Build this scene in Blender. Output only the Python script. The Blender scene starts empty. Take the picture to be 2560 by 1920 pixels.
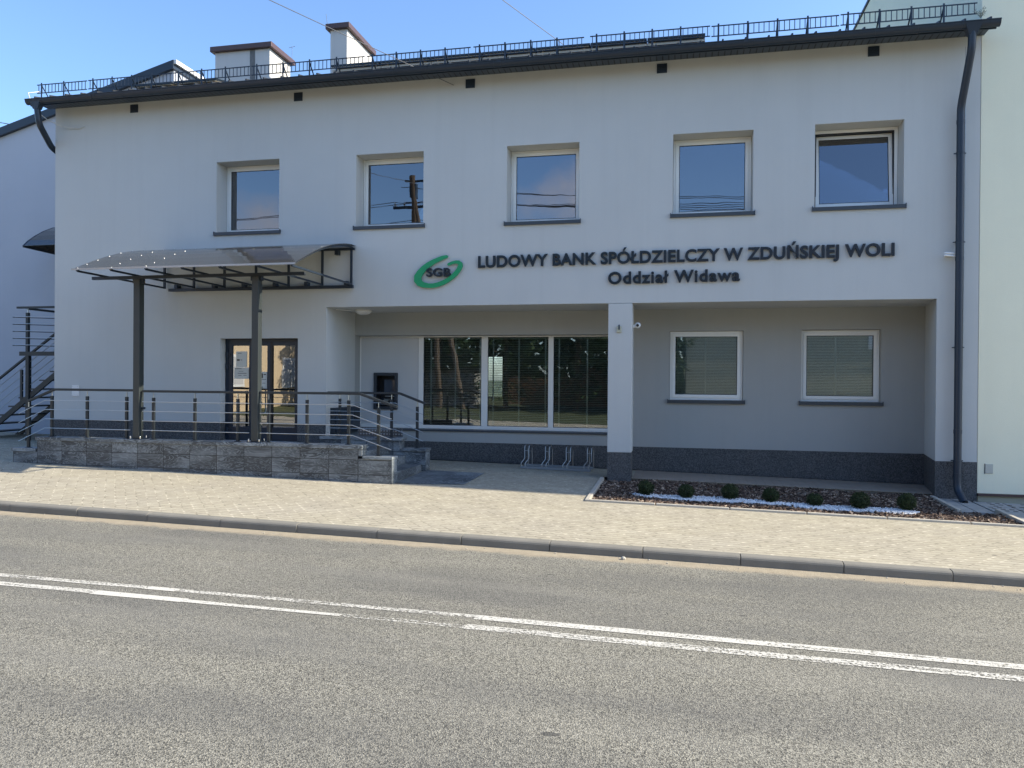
import bpy, bmesh, math, random
from mathutils import Vector, Matrix
random.seed(7)
R = math.radians
scene = bpy.context.scene
COL = scene.collection

# ------------------------------------------------------------------ camera
cam_d = bpy.data.cameras.new('Camera'); cam = bpy.data.objects.new('Camera', cam_d); COL.objects.link(cam)
scene.camera = cam
YAW, ROLL, PITCH, CH = R(12.2), 0.0075, math.atan(8 / 1923.0), 1.784
r_ = Vector((math.cos(YAW), math.sin(YAW), 0)); d_ = Vector((-math.sin(YAW), math.cos(YAW), 0)); u_ = Vector((0, 0, 1))
fw = d_ * math.cos(PITCH) - u_ * math.sin(PITCH); dn = -u_ * math.cos(PITCH) - d_ * math.sin(PITCH)
cx = r_ * math.cos(ROLL) - dn * math.sin(ROLL); cy = -(r_ * math.sin(ROLL) + dn * math.cos(ROLL)); cz = -fw
cam.matrix_world = Matrix(((cx.x, cy.x, cz.x, 0), (cx.y, cy.y, cz.y, 0), (cx.z, cy.z, cz.z, CH), (0, 0, 0, 1)))
cam_d.sensor_width = 36; cam_d.lens = 1923 * 36 / 2560.0; cam_d.clip_end = 2000; cam_d.clip_start = 0.05

# ------------------------------------------------------------------ light
SD = Vector((1.36, 0.149, 1.0)).normalized()          # towards the sun
SUN_EL = math.asin(SD.z); SUN_AZ = math.atan2(SD.x, SD.y)
sun_d = bpy.data.lights.new('Sun', 'SUN'); sun = bpy.data.objects.new('Sun', sun_d); COL.objects.link(sun)
sun_d.energy = 4.0; sun_d.angle = R(0.55); sun_d.color = (1.0, 0.90, 0.72)
sun.rotation_euler = (-SD).to_track_quat('-Z', 'Y').to_euler()
W = bpy.data.worlds.new('World'); scene.world = W; W.use_nodes = True
wn = W.node_tree.nodes; wl = W.node_tree.links; wn.clear()
sky = wn.new('ShaderNodeTexSky'); sky.sky_type = 'NISHITA'; sky.sun_disc = False
sky.sun_elevation = SUN_EL; sky.sun_rotation = SUN_AZ; sky.air_density = 1.0; sky.dust_density = 1.1; sky.ozone_density = 6.0
bg = wn.new('ShaderNodeBackground'); bg.inputs[1].default_value = 0.15
wo = wn.new('ShaderNodeOutputWorld')
# a few fair-weather clouds low in the sky on the far side of the street
tc = wn.new('ShaderNodeTexCoord'); sp = wn.new('ShaderNodeSeparateXYZ'); wl.new(tc.outputs['Generated'], sp.inputs[0])
nz = wn.new('ShaderNodeTexNoise'); nz.inputs['Scale'].default_value = 9.0; nz.inputs['Detail'].default_value = 8; nz.inputs['Roughness'].default_value = 0.6
wl.new(tc.outputs['Generated'], nz.inputs['Vector'])
def wmath(op, a, b):
    x = wn.new('ShaderNodeMath'); x.operation = op
    for i, v in enumerate((a, b)):
        if isinstance(v, (int, float)): x.inputs[i].default_value = v
        else: wl.new(v, x.inputs[i])
    return x.outputs[0]
tot = None
for cdir, wid in (((-0.115, -1, 0.235), 0.085), ((-0.50, -1, 0.20), 0.13), ((0.75, -1, 0.16), 0.16), ((-1.5, -1, 0.30), 0.2), ((-0.8, -1, 0.62), 0.12)):
    c = Vector(cdir).normalized(); sb_ = wn.new('ShaderNodeVectorMath'); sb_.operation = 'SUBTRACT'; wl.new(tc.outputs['Generated'], sb_.inputs[0]); sb_.inputs[1].default_value = c
    sc_ = wn.new('ShaderNodeVectorMath'); sc_.operation = 'MULTIPLY'; wl.new(sb_.outputs[0], sc_.inputs[0]); sc_.inputs[1].default_value = (1, 1, 2.4)
    ln_ = wn.new('ShaderNodeVectorMath'); ln_.operation = 'LENGTH'; wl.new(sc_.outputs[0], ln_.inputs[0])
    f = wmath('SUBTRACT', 1.0, wmath('DIVIDE', ln_.outputs['Value'], wid)); f = wmath('ADD', f, wmath('MULTIPLY', wmath('SUBTRACT', nz.outputs[0], 0.5), 3.2))
    tot = f if tot is None else wmath('MAXIMUM', tot, f)
rp = wn.new('ShaderNodeMapRange'); rp.inputs[1].default_value = 0.0; rp.inputs[2].default_value = 0.9; rp.inputs[4].default_value = 0.75; wl.new(tot, rp.inputs[0])
mu = rp
mxc = wn.new('ShaderNodeMix'); mxc.data_type = 'RGBA'; wl.new(mu.outputs[0], mxc.inputs[0])
wl.new(sky.outputs[0], mxc.inputs[6]); mxc.inputs[7].default_value = (3.5, 3.5, 3.9, 1)
wl.new(mxc.outputs[2], bg.inputs[0]); wl.new(bg.outputs[0], wo.inputs[0])
scene.view_settings.view_transform = 'Standard'; scene.view_settings.look = 'None'
scene.view_settings.exposure = 1.08; scene.view_settings.gamma = 1.0
scene.render.resolution_x = 1024; scene.render.resolution_y = 768

# ------------------------------------------------------------------ materials
class NT:
    def __init__(s, name):
        s.m = bpy.data.materials.new(name); s.m.use_nodes = True; s.t = s.m.node_tree; s.t.nodes.clear()
        s.out = s.n('OutputMaterial'); s.b = s.n('BsdfPrincipled'); s.l(s.b.outputs[0], s.out.inputs[0])
    def n(s, k, **kw):
        x = s.t.nodes.new('ShaderNode' + k)
        for a, v in kw.items(): setattr(x, a, v)
        return x
    def l(s, a, b): s.t.links.new(a, b)
    def pos(s, scale=(1, 1, 1), loc=(0, 0, 0), obj=False):
        if obj: g = s.n('TexCoord').outputs['Object']
        else: g = s.n('NewGeometry').outputs['Position']
        m = s.n('Mapping'); m.inputs['Scale'].default_value = scale; m.inputs['Location'].default_value = loc
        s.l(g, m.inputs[0]); return m.outputs[0]
    def noise(s, v, scale, detail=4, rough=0.55, dist=0):
        x = s.n('TexNoise'); x.inputs['Scale'].default_value = scale; x.inputs['Detail'].default_value = detail
        x.inputs['Roughness'].default_value = rough; x.inputs['Distortion'].default_value = dist; s.l(v, x.inputs['Vector']); return x.outputs[0]
    def ramp(s, f, pts):
        x = s.n('ValToRGB'); e = x.color_ramp.elements
        while len(e) < len(pts): e.new(0.5)
        for i, (p, c) in enumerate(pts):
            e[i].position = p; e[i].color = (c[0], c[1], c[2], 1) if isinstance(c, tuple) else (c, c, c, 1)
        s.l(f, x.inputs[0]); return x.outputs[0]
    def mix(s, f, a, b, mode='MIX'):
        x = s.n('Mix'); x.data_type = 'RGBA'; x.blend_type = mode
        for i, v in ((0, f), (6, a), (7, b)):
            if isinstance(v, (int, float)): x.inputs[i].default_value = v if i == 0 else (v, v, v, 1)
            elif isinstance(v, tuple): x.inputs[i].default_value = (v[0], v[1], v[2], 1)
            else: s.l(v, x.inputs[i])
        return x.outputs[2]
    def math(s, op, a, b=None, c=None):
        x = s.n('Math'); x.operation = op
        for i, v in enumerate((a, b, c)):
            if v is None: continue
            if isinstance(v, (int, float)): x.inputs[i].default_value = v
            else: s.l(v, x.inputs[i])
        return x.outputs[0]
    def bump(s, h, strength=0.3, dist=0.01):
        x = s.n('Bump'); x.inputs['Strength'].default_value = strength; x.inputs['Distance'].default_value = dist
        s.l(h, x.inputs['Height']); s.l(x.outputs[0], s.b.inputs['Normal']); return x
    def set(s, col=None, rough=0.6, metal=0.0, spec=None):
        if col is not None:
            if isinstance(col, tuple): s.b.inputs['Base Color'].default_value = (*col, 1)
            else: s.l(col, s.b.inputs['Base Color'])
        if isinstance(rough, (int, float)): s.b.inputs['Roughness'].default_value = rough
        else: s.l(rough, s.b.inputs['Roughness'])
        s.b.inputs['Metallic'].default_value = metal
        if spec is not None: s.b.inputs['Specular IOR Level'].default_value = spec
        return s

def simple(name, col, rough=0.5, metal=0.0, var=0.12, nscale=9, bump=0.0, spec=None):
    s = NT(name); v = s.pos(); f = s.noise(v, nscale, 5)
    c = s.mix(f, tuple(x * (1 - var) for x in col), tuple(min(1, x * (1 + var)) for x in col))
    s.set(c, rough, metal, spec)
    if bump: s.bump(s.noise(v, nscale * 12, 3), bump, 0.004)
    return s.m

def plaster(name, col, streak=0.10):
    s = NT(name); v = s.pos()
    big = s.noise(v, 0.55, 6, 0.6); st = s.noise(s.pos((5.5, 5.5, 0.22)), 1.0, 5, 0.65)
    grain = s.noise(v, 70, 3, 0.7)
    c = s.mix(big, tuple(x * 0.90 for x in col), tuple(x * 1.07 for x in col))
    c = s.mix(s.math('MULTIPLY', s.ramp(st, [(0.48, 0.0), (0.75, 1.0)]), streak), c, tuple(x * 0.72 for x in col))
    c = s.mix(s.math('MULTIPLY', grain, 0.18), c, tuple(x * 0.6 for x in col))
    s.set(c, 0.92, spec=0.2); s.bump(grain, 0.55, 0.004); return s.m

def granular(name, a, b):
    s = NT(name); v = s.pos(); vo = s.n('TexVoronoi'); vo.inputs['Scale'].default_value = 75; s.l(v, vo.inputs['Vector'])
    c = s.mix(s.ramp(vo.outputs['Color'], [(0.2, 0.0), (0.8, 1.0)]), a, b)
    c = s.mix(s.math('MULTIPLY', s.noise(v, 22, 3), 0.6), c, tuple(x * 0.62 for x in a))
    c = s.mix(s.math('MULTIPLY', s.noise(v, 1.6, 4), 0.35), c, tuple(x * 1.3 for x in b))
    s.set(c, 0.75, spec=0.3); s.bump(vo.outputs['Distance'], 0.6, 0.004); return s.m

def paving(name):
    s = NT(name); v = s.pos(); sx = s.n('SeparateXYZ'); s.l(v, sx.inputs[0])
    X, Y = sx.outputs[0], sx.outputs[1]
    PX, PY = 0.165, 0.2
    # double-T (wavy) blocks: joints across the walk are straight, joints along it are zig-zag
    Yn = s.math('ADD', Y, s.math('MULTIPLY', s.math('SUBTRACT', s.noise(v, 1.2, 2), 0.5), 0.02))
    row = s.math('FLOOR', s.math('DIVIDE', Yn, PY / 2))
    tri = s.math('PINGPONG', s.math('ADD', Yn, 0.0), PY / 4)
    zz = s.math('MULTIPLY', s.math('SUBTRACT', tri, PY / 8), 1.3)
    off = s.math('MULTIPLY', s.math('MODULO', s.math('ABSOLUTE', row), 2.0), PX / 2)
    Xo = s.math('ADD', s.math('ADD', X, zz), off)
    dx = s.math('PINGPONG', Xo, PX / 2); dy = s.math('PINGPONG', Yn, PY / 4)
    jx = s.math('LESS_THAN', dx, 0.0115); jy = s.math('LESS_THAN', dy, 0.0062)
    jx2 = s.math('SUBTRACT', 1.0, s.math('SMOOTH_MIN', s.math('DIVIDE', dx, 0.012), 1.0, 0.2))
    jy2 = s.math('SUBTRACT', 1.0, s.math('SMOOTH_MIN', s.math('DIVIDE', dy, 0.010), 1.0, 0.2))
    cb = s.n('CombineXYZ'); s.l(s.math('FLOOR', s.math('DIVIDE', Xo, PX)), cb.inputs[0]); s.l(row, cb.inputs[1])
    wn_ = s.n('TexWhiteNoise'); s.l(cb.outputs[0], wn_.inputs[0])
    base = s.mix(wn_.outputs[0], (0.36, 0.326, 0.245), (0.42, 0.383, 0.290))
    base = s.mix(s.math('MULTIPLY', s.ramp(s.noise(v, 0.9, 6, 0.62), [(0.35, 0.0), (0.7, 1.0)]), 0.45), base, (0.31, 0.285, 0.24))
    base = s.mix(s.math('MULTIPLY', s.ramp(s.noise(s.pos((0.5, 1.6, 1)), 1.7, 6, 0.7), [(0.5, 0.0), (0.72, 1.0)]), 0.45), base, (0.50, 0.46, 0.375))
    base = s.mix(s.math('MULTIPLY', s.noise(v, 60, 3), 0.16), base, (0.25, 0.23, 0.2))
    # light sand in some of the zig-zag joints, dark dirt in the others
    sand = s.ramp(s.noise(v, 6.0, 4, 0.7), [(0.42, 0.0), (0.6, 1.0)])
    jcol = s.mix(sand, (0.15, 0.135, 0.10), (0.66, 0.60, 0.47))
    base = s.mix(s.math('MULTIPLY', jx, 0.8), base, jcol); base = s.mix(s.math('MULTIPLY', jy, 0.75), base, (0.17, 0.15, 0.115))
    blot = s.n('TexVoronoi'); blot.inputs['Scale'].default_value = 1.25; s.l(v, blot.inputs['Vector'])
    base = s.mix(s.math('MULTIPLY', s.math('LESS_THAN', blot.outputs['Distance'], 0.035), 0.6), base, (0.06, 0.055, 0.05))
    s.set(base, 0.9, spec=0.2)
    h = s.math('SUBTRACT', s.math('MULTIPLY', s.noise(v, 90, 3), 0.35), s.math('MAXIMUM', jx2, jy2))
    s.bump(h, 0.5, 0.004); return s.m

def asphalt(name):
    s = NT(name); v = s.pos(); vo = s.n('TexVoronoi'); vo.inputs['Scale'].default_value = 135; s.l(v, vo.inputs['Vector'])
    vo2 = s.n('TexVoronoi'); vo2.inputs['Scale'].default_value = 80; s.l(v, vo2.inputs['Vector'])
    c = s.mix(s.ramp(vo.outputs['Color'], [(0.25, 0.0), (0.75, 1.0)]), (0.070, 0.068, 0.058), (0.350, 0.333, 0.274))
    c = s.mix(0.22, c, s.mix(s.ramp(vo2.outputs['Color'], [(0.3, 0.0), (0.7, 1.0)]), (0.038, 0.037, 0.033), (0.33, 0.315, 0.26)))
    c = s.mix(s.math('MULTIPLY', s.ramp(s.noise(v, 38, 3, 0.7), [(0.63, 0.0), (0.69, 1.0)]), 0.7), c, (0.46, 0.44, 0.38))
    c = s.mix(s.math('MULTIPLY', s.ramp(s.noise(v, 46, 3, 0.7, 0.5), [(0.3, 1.0), (0.4, 0.0)]), 0.65), c, (0.035, 0.035, 0.034))
    c = s.mix(s.math('MULTIPLY', s.ramp(s.noise(s.pos((0.35, 1.3, 1)), 0.8, 5, 0.6), [(0.4, 0.0), (0.64, 1.0)]), 0.5), c, (0.105, 0.104, 0.100))
    c = s.mix(s.math('MULTIPLY', s.ramp(s.noise(s.pos((0.16, 1.1, 1), (3, 1, 0)), 1.1, 4, 0.6), [(0.5, 0.0), (0.7, 1.0)]), 0.3), c, (0.27, 0.26, 0.225))
    # sparse tar specks
    bl = s.n('TexVoronoi'); bl.inputs['Scale'].default_value = 1.1; s.l(s.pos((0.6, 1.4, 1)), bl.inputs['Vector'])
    c = s.mix(s.math('MULTIPLY', s.math('LESS_THAN', bl.outputs['Distance'], s.math('MULTIPLY', s.noise(v, 2.5, 2), 0.06)), 0.7), c, (0.05, 0.05, 0.05))
    # sand washed up against the kerb
    sx = s.n('SeparateXYZ'); s.l(v, sx.inputs[0])
    edge = s.math('ADD', sx.outputs[1], s.math('MULTIPLY', s.math('SUBTRACT', s.noise(v, 3.0, 6, 0.72), 0.5), 0.30))
    mr = s.n('MapRange'); mr.inputs[1].default_value = 7.97; mr.inputs[2].default_value = 8.09; s.l(edge, mr.inputs[0])
    sandc = s.mix(s.noise(v, 9, 6, 0.7), (0.27, 0.225, 0.155), (0.52, 0.45, 0.33))
    sandc = s.mix(s.math('MULTIPLY', s.noise(v, 75, 3), 0.35), sandc, (0.2, 0.165, 0.12))
    c = s.mix(s.math('MULTIPLY', mr.outputs[0], 0.93), c, sandc)
    s.set(c, 0.88, spec=0.25)
    s.bump(s.math('ADD', vo.outputs['Distance'], s.noise(v, 120, 2)), 0.75, 0.006); return s.m

def roadpaint(name):
    s = NT(name); v = s.pos(); vo = s.n('TexVoronoi'); vo.inputs['Scale'].default_value = 85; s.l(v, vo.inputs['Vector'])
    sx = s.n('SeparateXYZ'); s.l(v, sx.inputs[0])
    at = s.n('Attribute'); at.attribute_name = 'wear'
    n1 = s.noise(v, 42, 4, 0.75); n2 = s.noise(s.pos((0.7, 14, 1)), 2.2, 5, 0.7)
    f = s.math('ADD', s.math('MULTIPLY', n1, 0.6), s.math('MULTIPLY', n2, 0.45))
    f = s.math('ADD', f, s.math('MULTIPLY', s.math('SUBTRACT', at.outputs['Fac'], 0.5), 0.55))
    f = s.math('ADD', f, s.math('MULTIPLY', s.math('SUBTRACT', vo.outputs['Color'], 0.5), 0.12))
    m = s.ramp(f, [(0.49, 0.0), (0.57, 1.0)])
    s.set(s.mix(s.noise(v, 20, 4), (0.46, 0.445, 0.39), (0.61, 0.59, 0.53)), 0.8)
    tr = s.n('BsdfTransparent'); ms = s.n('MixShader'); s.l(m, ms.inputs[0]); s.l(tr.outputs[0], ms.inputs[1]); s.l(s.b.outputs[0], ms.inputs[2])
    s.l(ms.outputs[0], s.out.inputs[0]); s.bump(vo.outputs['Distance'], 0.5, 0.004); return s.m

def slate(name, ox=-4.953, oz=0.041, w=0.5, h=0.2345, axis='X', joints=True, light=1.0):
    s = NT(name); v = s.pos(); sx = s.n('SeparateXYZ'); s.l(v, sx.inputs[0])
    U = sx.outputs[0] if axis == 'X' else sx.outputs[1]
    u = s.math('DIVIDE', s.math('SUBTRACT', U, ox), w); w_ = s.math('DIVIDE', s.math('SUBTRACT', sx.outputs[2], oz), h)
    cb = s.n('CombineXYZ'); s.l(s.math('FLOOR', u), cb.inputs[0]); s.l(s.math('FLOOR', w_), cb.inputs[1])
    wnz = s.n('TexWhiteNoise'); s.l(cb.outputs[0], wnz.inputs[0])
    sh = s.n('VectorMath'); sh.operation = 'SCALE'; s.l(wnz.outputs['Color'], sh.inputs[0]); sh.inputs['Scale'].default_value = 37
    ad = s.n('VectorMath'); s.l(s.pos((2.2, 2.2, 7.5)), ad.inputs[0]); s.l(sh.outputs[0], ad.inputs[1])
    n1 = s.n('TexNoise'); n1.inputs['Scale'].default_value = 0.85; n1.inputs['Detail'].default_value = 3.5; n1.inputs['Roughness'].default_value = 0.5; n1.inputs['Distortion'].default_value = 1.6; s.l(ad.outputs[0], n1.inputs['Vector'])
    n2 = s.n('TexNoise'); n2.inputs['Scale'].default_value = 0.7; n2.inputs['Detail'].default_value = 5; s.l(ad.outputs[0], n2.inputs['Vector'])
    vein = s.ramp(s.math('SINE', s.math('MULTIPLY', n1.outputs[0], 62.0)), [(0.25, 1.0), (0.85, 0.0)])
    amount = s.ramp(n2.outputs[0], [(0.34, 0.3), (0.56, 1.0)])
    c = s.mix(s.ramp(n2.outputs[0], [(0.3, 0.0), (0.7, 1.0)]), tuple(x * light for x in (0.30, 0.33, 0.34)), tuple(x * light for x in (0.145, 0.165, 0.175)))
    c = s.mix(s.math('MULTIPLY', s.math('MULTIPLY', vein, amount), 0.80), c, tuple(x * light for x in (0.016, 0.020, 0.025)))
    c = s.mix(s.math('MULTIPLY', wnz.outputs[0], 0.45), c, tuple(x * light for x in (0.075, 0.084, 0.09)))
    if joints:
        fu = s.math('PINGPONG', s.math('MULTIPLY', u, 1.0), 0.5); fz = s.math('PINGPONG', w_, 0.5)
        j = s.math('MAXIMUM', s.math('MULTIPLY', s.math('LESS_THAN', fu, 0.009), s.math('LESS_THAN', U, -4.6)), s.math('LESS_THAN', fz, 0.020))
        c = s.mix(j, c, (0.012, 0.013, 0.015))
        s.bump(s.math('SUBTRACT', 1.0, j), 0.4, 0.003)
    s.set(c, 0.42, spec=0.5); return s.m

def glassmat(name, ior=2.6, tint=(0.42, 0.47, 0.52), wob=0.0009):
    s = NT(name); s.t.nodes.remove(s.b)
    fr = s.n('Fresnel'); fr.inputs[0].default_value = ior
    gl = s.n('BsdfGlossy'); gl.inputs['Roughness'].default_value = 0.0; gl.inputs['Color'].default_value = (0.93, 0.95, 1, 1)
    tr = s.n('BsdfTransparent'); tr.inputs[0].default_value = (*tint, 1)
    ms = s.n('MixShader'); s.l(fr.outputs[0], ms.inputs[0]); s.l(tr.outputs[0], ms.inputs[1]); s.l(gl.outputs[0], ms.inputs[2]); s.l(ms.outputs[0], s.out.inputs[0])
    bp = s.n('Bump'); bp.inputs['Strength'].default_value = 1.0; bp.inputs['Distance'].default_value = wob; s.l(s.noise(s.pos(), 1.6, 2, 0.4), bp.inputs['Height']); s.l(bp.outputs[0], gl.inputs['Normal'])
    return s.m

def polycarb(name):
    s = NT(name); s.t.nodes.remove(s.b)
    tr = s.n('BsdfTransparent'); tr.inputs[0].default_value = (0.22, 0.205, 0.19, 1)
    df = s.n('BsdfPrincipled'); s.l(s.mix(s.noise(s.pos(), 2.0, 5, 0.65), (0.075, 0.072, 0.068), (0.14, 0.135, 0.125)), df.inputs['Base Color']); df.inputs['Roughness'].default_value = 0.22
    gl = s.n('BsdfGlossy'); gl.inputs['Roughness'].default_value = 0.08
    m1 = s.n('MixShader'); m1.inputs[0].default_value = 0.55; s.l(tr.outputs[0], m1.inputs[1]); s.l(df.outputs[0], m1.inputs[2])
    fr = s.n('Fresnel'); fr.inputs[0].default_value = 1.5
    m2 = s.n('MixShader'); s.l(fr.outputs[0], m2.inputs[0]); s.l(m1.outputs[0], m2.inputs[1]); s.l(gl.outputs[0], m2.inputs[2]); s.l(m2.outputs[0], s.out.inputs[0])
    return s.m

def island(name, cols, rough=0.85, spec=0.25):
    s = NT(name); g = s.n('NewGeometry'); n = len(cols)
    c = s.ramp(g.outputs['Random Per Island'], [((i + 0.5) / n, cc) for i, cc in enumerate(cols)])
    s.set(c, rough, spec=spec); return s.m

def leafmat(name, a, b, c3):
    s = NT(name); g = s.n('NewGeometry')
    c = s.ramp(g.outputs['Random Per Island'], [(0.1, a), (0.55, b), (0.95, c3)]); s.set(c, 0.6, spec=0.3)
    tl = s.n('BsdfTranslucent'); s.l(c, tl.inputs[0]); ms = s.n('MixShader'); ms.inputs[0].default_value = 0.25
    s.l(s.b.outputs[0], ms.inputs[1]); s.l(tl.outputs[0], ms.inputs[2]); s.l(ms.outputs[0], s.out.inputs[0]); return s.m

def emis(name, col, st):
    s = NT(name); s.t.nodes.remove(s.b); e = s.n('Emission'); e.inputs[0].default_value = (*col, 1); e.inputs[1].default_value = st; s.l(e.outputs[0], s.out.inputs[0]); return s.m

def soffitmat(name):
    s = NT(name); v = s.pos(); sx = s.n('SeparateXYZ'); s.l(v, sx.inputs[0])
    d = s.math('PINGPONG', sx.outputs[0], 0.05); j = s.math('LESS_THAN', d, 0.009)
    d2 = s.math('MULTIPLY', s.math('LESS_THAN', s.math('PINGPONG', sx.outputs[0], 0.15), 0.1), 0.25)
    s.set(s.mix(j, s.mix(d2, (0.060, 0.082, 0.115), (0.045, 0.062, 0.090)), (0.006, 0.008, 0.012)), 0.5); s.bump(s.math('SUBTRACT', 1, j), 0.6, 0.006); return s.m

def chequer(name):
    s = NT(name); v = s.pos((16, 16, 16)); w = s.n('TexWave'); w.wave_type = 'BANDS'; w.bands_direction = 'DIAGONAL'; w.inputs['Scale'].default_value = 0.6; s.l(v, w.inputs['Vector'])
    vo = s.n('TexVoronoi'); vo.inputs['Scale'].default_value = 1.1; vo.inputs['Randomness'].default_value = 0.0; s.l(v, vo.inputs['Vector'])
    f = s.ramp(vo.outputs['Distance'], [(0.25, 1.0), (0.4, 0.0)])
    s.set(s.mix(f, (0.16, 0.17, 0.18), (0.5, 0.52, 0.54)), 0.35, 0.8); s.bump(f, 0.8, 0.004); return s.m

MT = {}
MT['wall'] = plaster('grey_plaster', (0.560, 0.572, 0.552), 0.13)
MT['rwall'] = plaster('recess_shade_plaster', (0.395, 0.402, 0.385), 0.12)  # facade plaster with the recess shade deepened in its base colour
MT['reveal'] = plaster('reveal_plaster', (0.50, 0.495, 0.47), 0.04)
MT['leftwall'] = plaster('pale_blue_grey_plaster', (0.47, 0.50, 0.55), 0.06)
MT['cream'] = plaster('cream_plaster', (0.88, 0.86, 0.66), 0.06)
MT['white_wall'] = plaster('chimney_plaster', (0.62, 0.61, 0.58), 0.25)
MT['plinth'] = granular('mosaic_plinth', (0.024, 0.024, 0.024), (0.150, 0.150, 0.150))
MT['pave'] = paving('paving_blocks')
MT['asphalt'] = asphalt('asphalt')
MT['paint'] = roadpaint('road_paint')
MT['slate'] = slate('slate_tiles')
MT['slateY'] = slate('slate_tiles_side', ox=11.3, axis='Y')
MT['coping'] = slate('slate_coping', joints=False, h=5, w=0.5, light=1.35)
MT['step'] = slate('slate_steps', joints=False, h=5, w=0.6, light=1.05)
MT['kerb'] = simple('kerb_concrete', (0.195, 0.185, 0.158), 0.92, var=0.22, nscale=5, bump=0.5)
MT['edging'] = simple('edging_concrete', (0.42, 0.39, 0.33), 0.92, var=0.2, nscale=7, bump=0.4)
MT['slab'] = simple('slab_concrete', (0.30, 0.30, 0.285), 0.92, var=0.25, nscale=6, bump=0.4)
MT['anthra'] = simple('anthracite_metal', (0.015, 0.026, 0.042), 0.42, 0.0, 0.12, 5)
MT['rail'] = simple('railing_paint', (0.022, 0.028, 0.032), 0.45, 0.0, 0.15, 5)
MT['postm'] = simple('post_paint', (0.034, 0.042, 0.043), 0.42, 0.0, 0.12, 5)
MT['steel'] = simple('stainless_steel', (0.62, 0.61, 0.57), 0.28, 1.0, 0.06, 20)
MT['galv'] = simple('galvanised_steel', (0.42, 0.43, 0.42), 0.38, 0.9, 0.15, 25)
MT['rackrail'] = simple('painted_rail', (0.26, 0.28, 0.29), 0.4, 0.3, 0.1, 10)
MT['pvc'] = simple('white_pvc', (0.80, 0.80, 0.76), 0.35, 0.0, 0.03, 3)
MT['panel'] = simple('panel_white', (0.56, 0.56, 0.545), 0.45, 0.0, 0.04, 2)
MT['seal'] = simple('black_seal', (0.012, 0.013, 0.015), 0.5)
MT['sill'] = simple('sill_metal', (0.045, 0.055, 0.066), 0.4, 0.0, 0.1, 5)
MT['glass'] = glassmat('window_glass')
MT['doorglass'] = glassmat('door_glass', 3.6, (0.35, 0.33, 0.30), 0.0012)
MT['recglass'] = glassmat('shopfront_glass', 2.3, (0.88, 0.92, 0.90), 0.0010)
MT['inside'] = simple('interior_paint', (0.20, 0.20, 0.19), 0.9, var=0.1, nscale=1)
MT['blind'] = simple('blind_slats', (0.72, 0.76, 0.72), 0.5, var=0.06)
MT['tape'] = simple('blind_tape', (0.78, 0.82, 0.78), 0.7, var=0.06)
MT['roof'] = simple('roof_sheet', (0.022, 0.025, 0.028), 0.5, var=0.2, nscale=4)
MT['brownroof'] = simple('brown_cap_metal', (0.085, 0.048, 0.045), 0.45, var=0.2, nscale=6)
MT['soffit'] = soffitmat('soffit_boards')
MT['green'] = simple('green_acrylic', (0.012, 0.30, 0.11), 0.3, var=0.05)
MT['letter'] = simple('dark_lettering', (0.007, 0.010, 0.014), 0.3, var=0.1)
MT['poly'] = polycarb('bronze_polycarbonate')
MT['solar'] = simple('solar_cell', (0.012, 0.016, 0.02), 0.25, var=0.1)
MT['solar_back'] = simple('panel_backing', (0.55, 0.50, 0.42), 0.7, var=0.1)
MT['chequer'] = chequer('chequer_plate')
MT['screen'] = simple('dark_screen', (0.05, 0.07, 0.10), 0.12, var=0.1)
MT['black'] = simple('black_plastic', (0.010, 0.011, 0.013), 0.4)
MT['cabinet'] = simple('cabinet_metal', (0.030, 0.038, 0.048), 0.35, var=0.1)
MT['bark'] = island('bark_chips', [(0.035, 0.022, 0.015), (0.075, 0.046, 0.032), (0.12, 0.078, 0.055), (0.19, 0.135, 0.10), (0.05, 0.033, 0.024), (0.10, 0.07, 0.055), (0.36, 0.28, 0.21)])
MT['soil'] = simple('soil', (0.03, 0.022, 0.016), 0.95, var=0.3, nscale=20, bump=0.6)
MT['gravel'] = island('white_gravel', [(0.74, 0.76, 0.78), (0.86, 0.87, 0.88), (0.92, 0.92, 0.92), (0.80, 0.82, 0.84)], 0.7)
MT['box'] = leafmat('box_leaves', (0.014, 0.026, 0.009), (0.032, 0.052, 0.016), (0.07, 0.095, 0.03))
MT['leaf'] = leafmat('tree_leaves', (0.014, 0.030, 0.012), (0.032, 0.060, 0.022), (0.06, 0.10, 0.035))
MT['trunk'] = simple('bark', (0.10, 0.075, 0.055), 0.9, var=0.3, nscale=14, bump=0.6)
MT['grass'] = simple('lawn_grass', (0.045, 0.058, 0.02), 0.9, var=0.45, nscale=6, bump=0.6)
MT['wood'] = simple('weathered_boards', (0.26, 0.15, 0.085), 0.85, var=0.35, nscale=9, bump=0.3)
MT['housec'] = plaster('sunny_cream_plaster', (0.66, 0.52, 0.34), 0.05)
MT['housegrey'] = plaster('olive_cream_plaster', (0.46, 0.44, 0.34), 0.05)
MT['terra'] = simple('terracotta_tiles', (0.28, 0.10, 0.05), 0.8, var=0.3, nscale=8)
MT['cablem'] = simple('cable_rubber', (0.10, 0.11, 0.13), 0.6)
MT['cablew'] = simple('cable_white', (0.55, 0.55, 0.53), 0.5)
MT['white'] = simple('white_plastic', (0.72, 0.73, 0.72), 0.35, var=0.04)
MT['paper'] = simple('paper', (0.62, 0.62, 0.56), 0.7, var=0.03)
MT['yellowed'] = simple('yellowed_plastic', (0.45, 0.45, 0.34), 0.5, var=0.1)
MT['greybox'] = simple('grey_box_plastic', (0.50, 0.50, 0.43), 0.5, var=0.05)
MT['lamp'] = emis('office_lamp', (1.0, 0.95, 0.85), 2.2)

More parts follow.
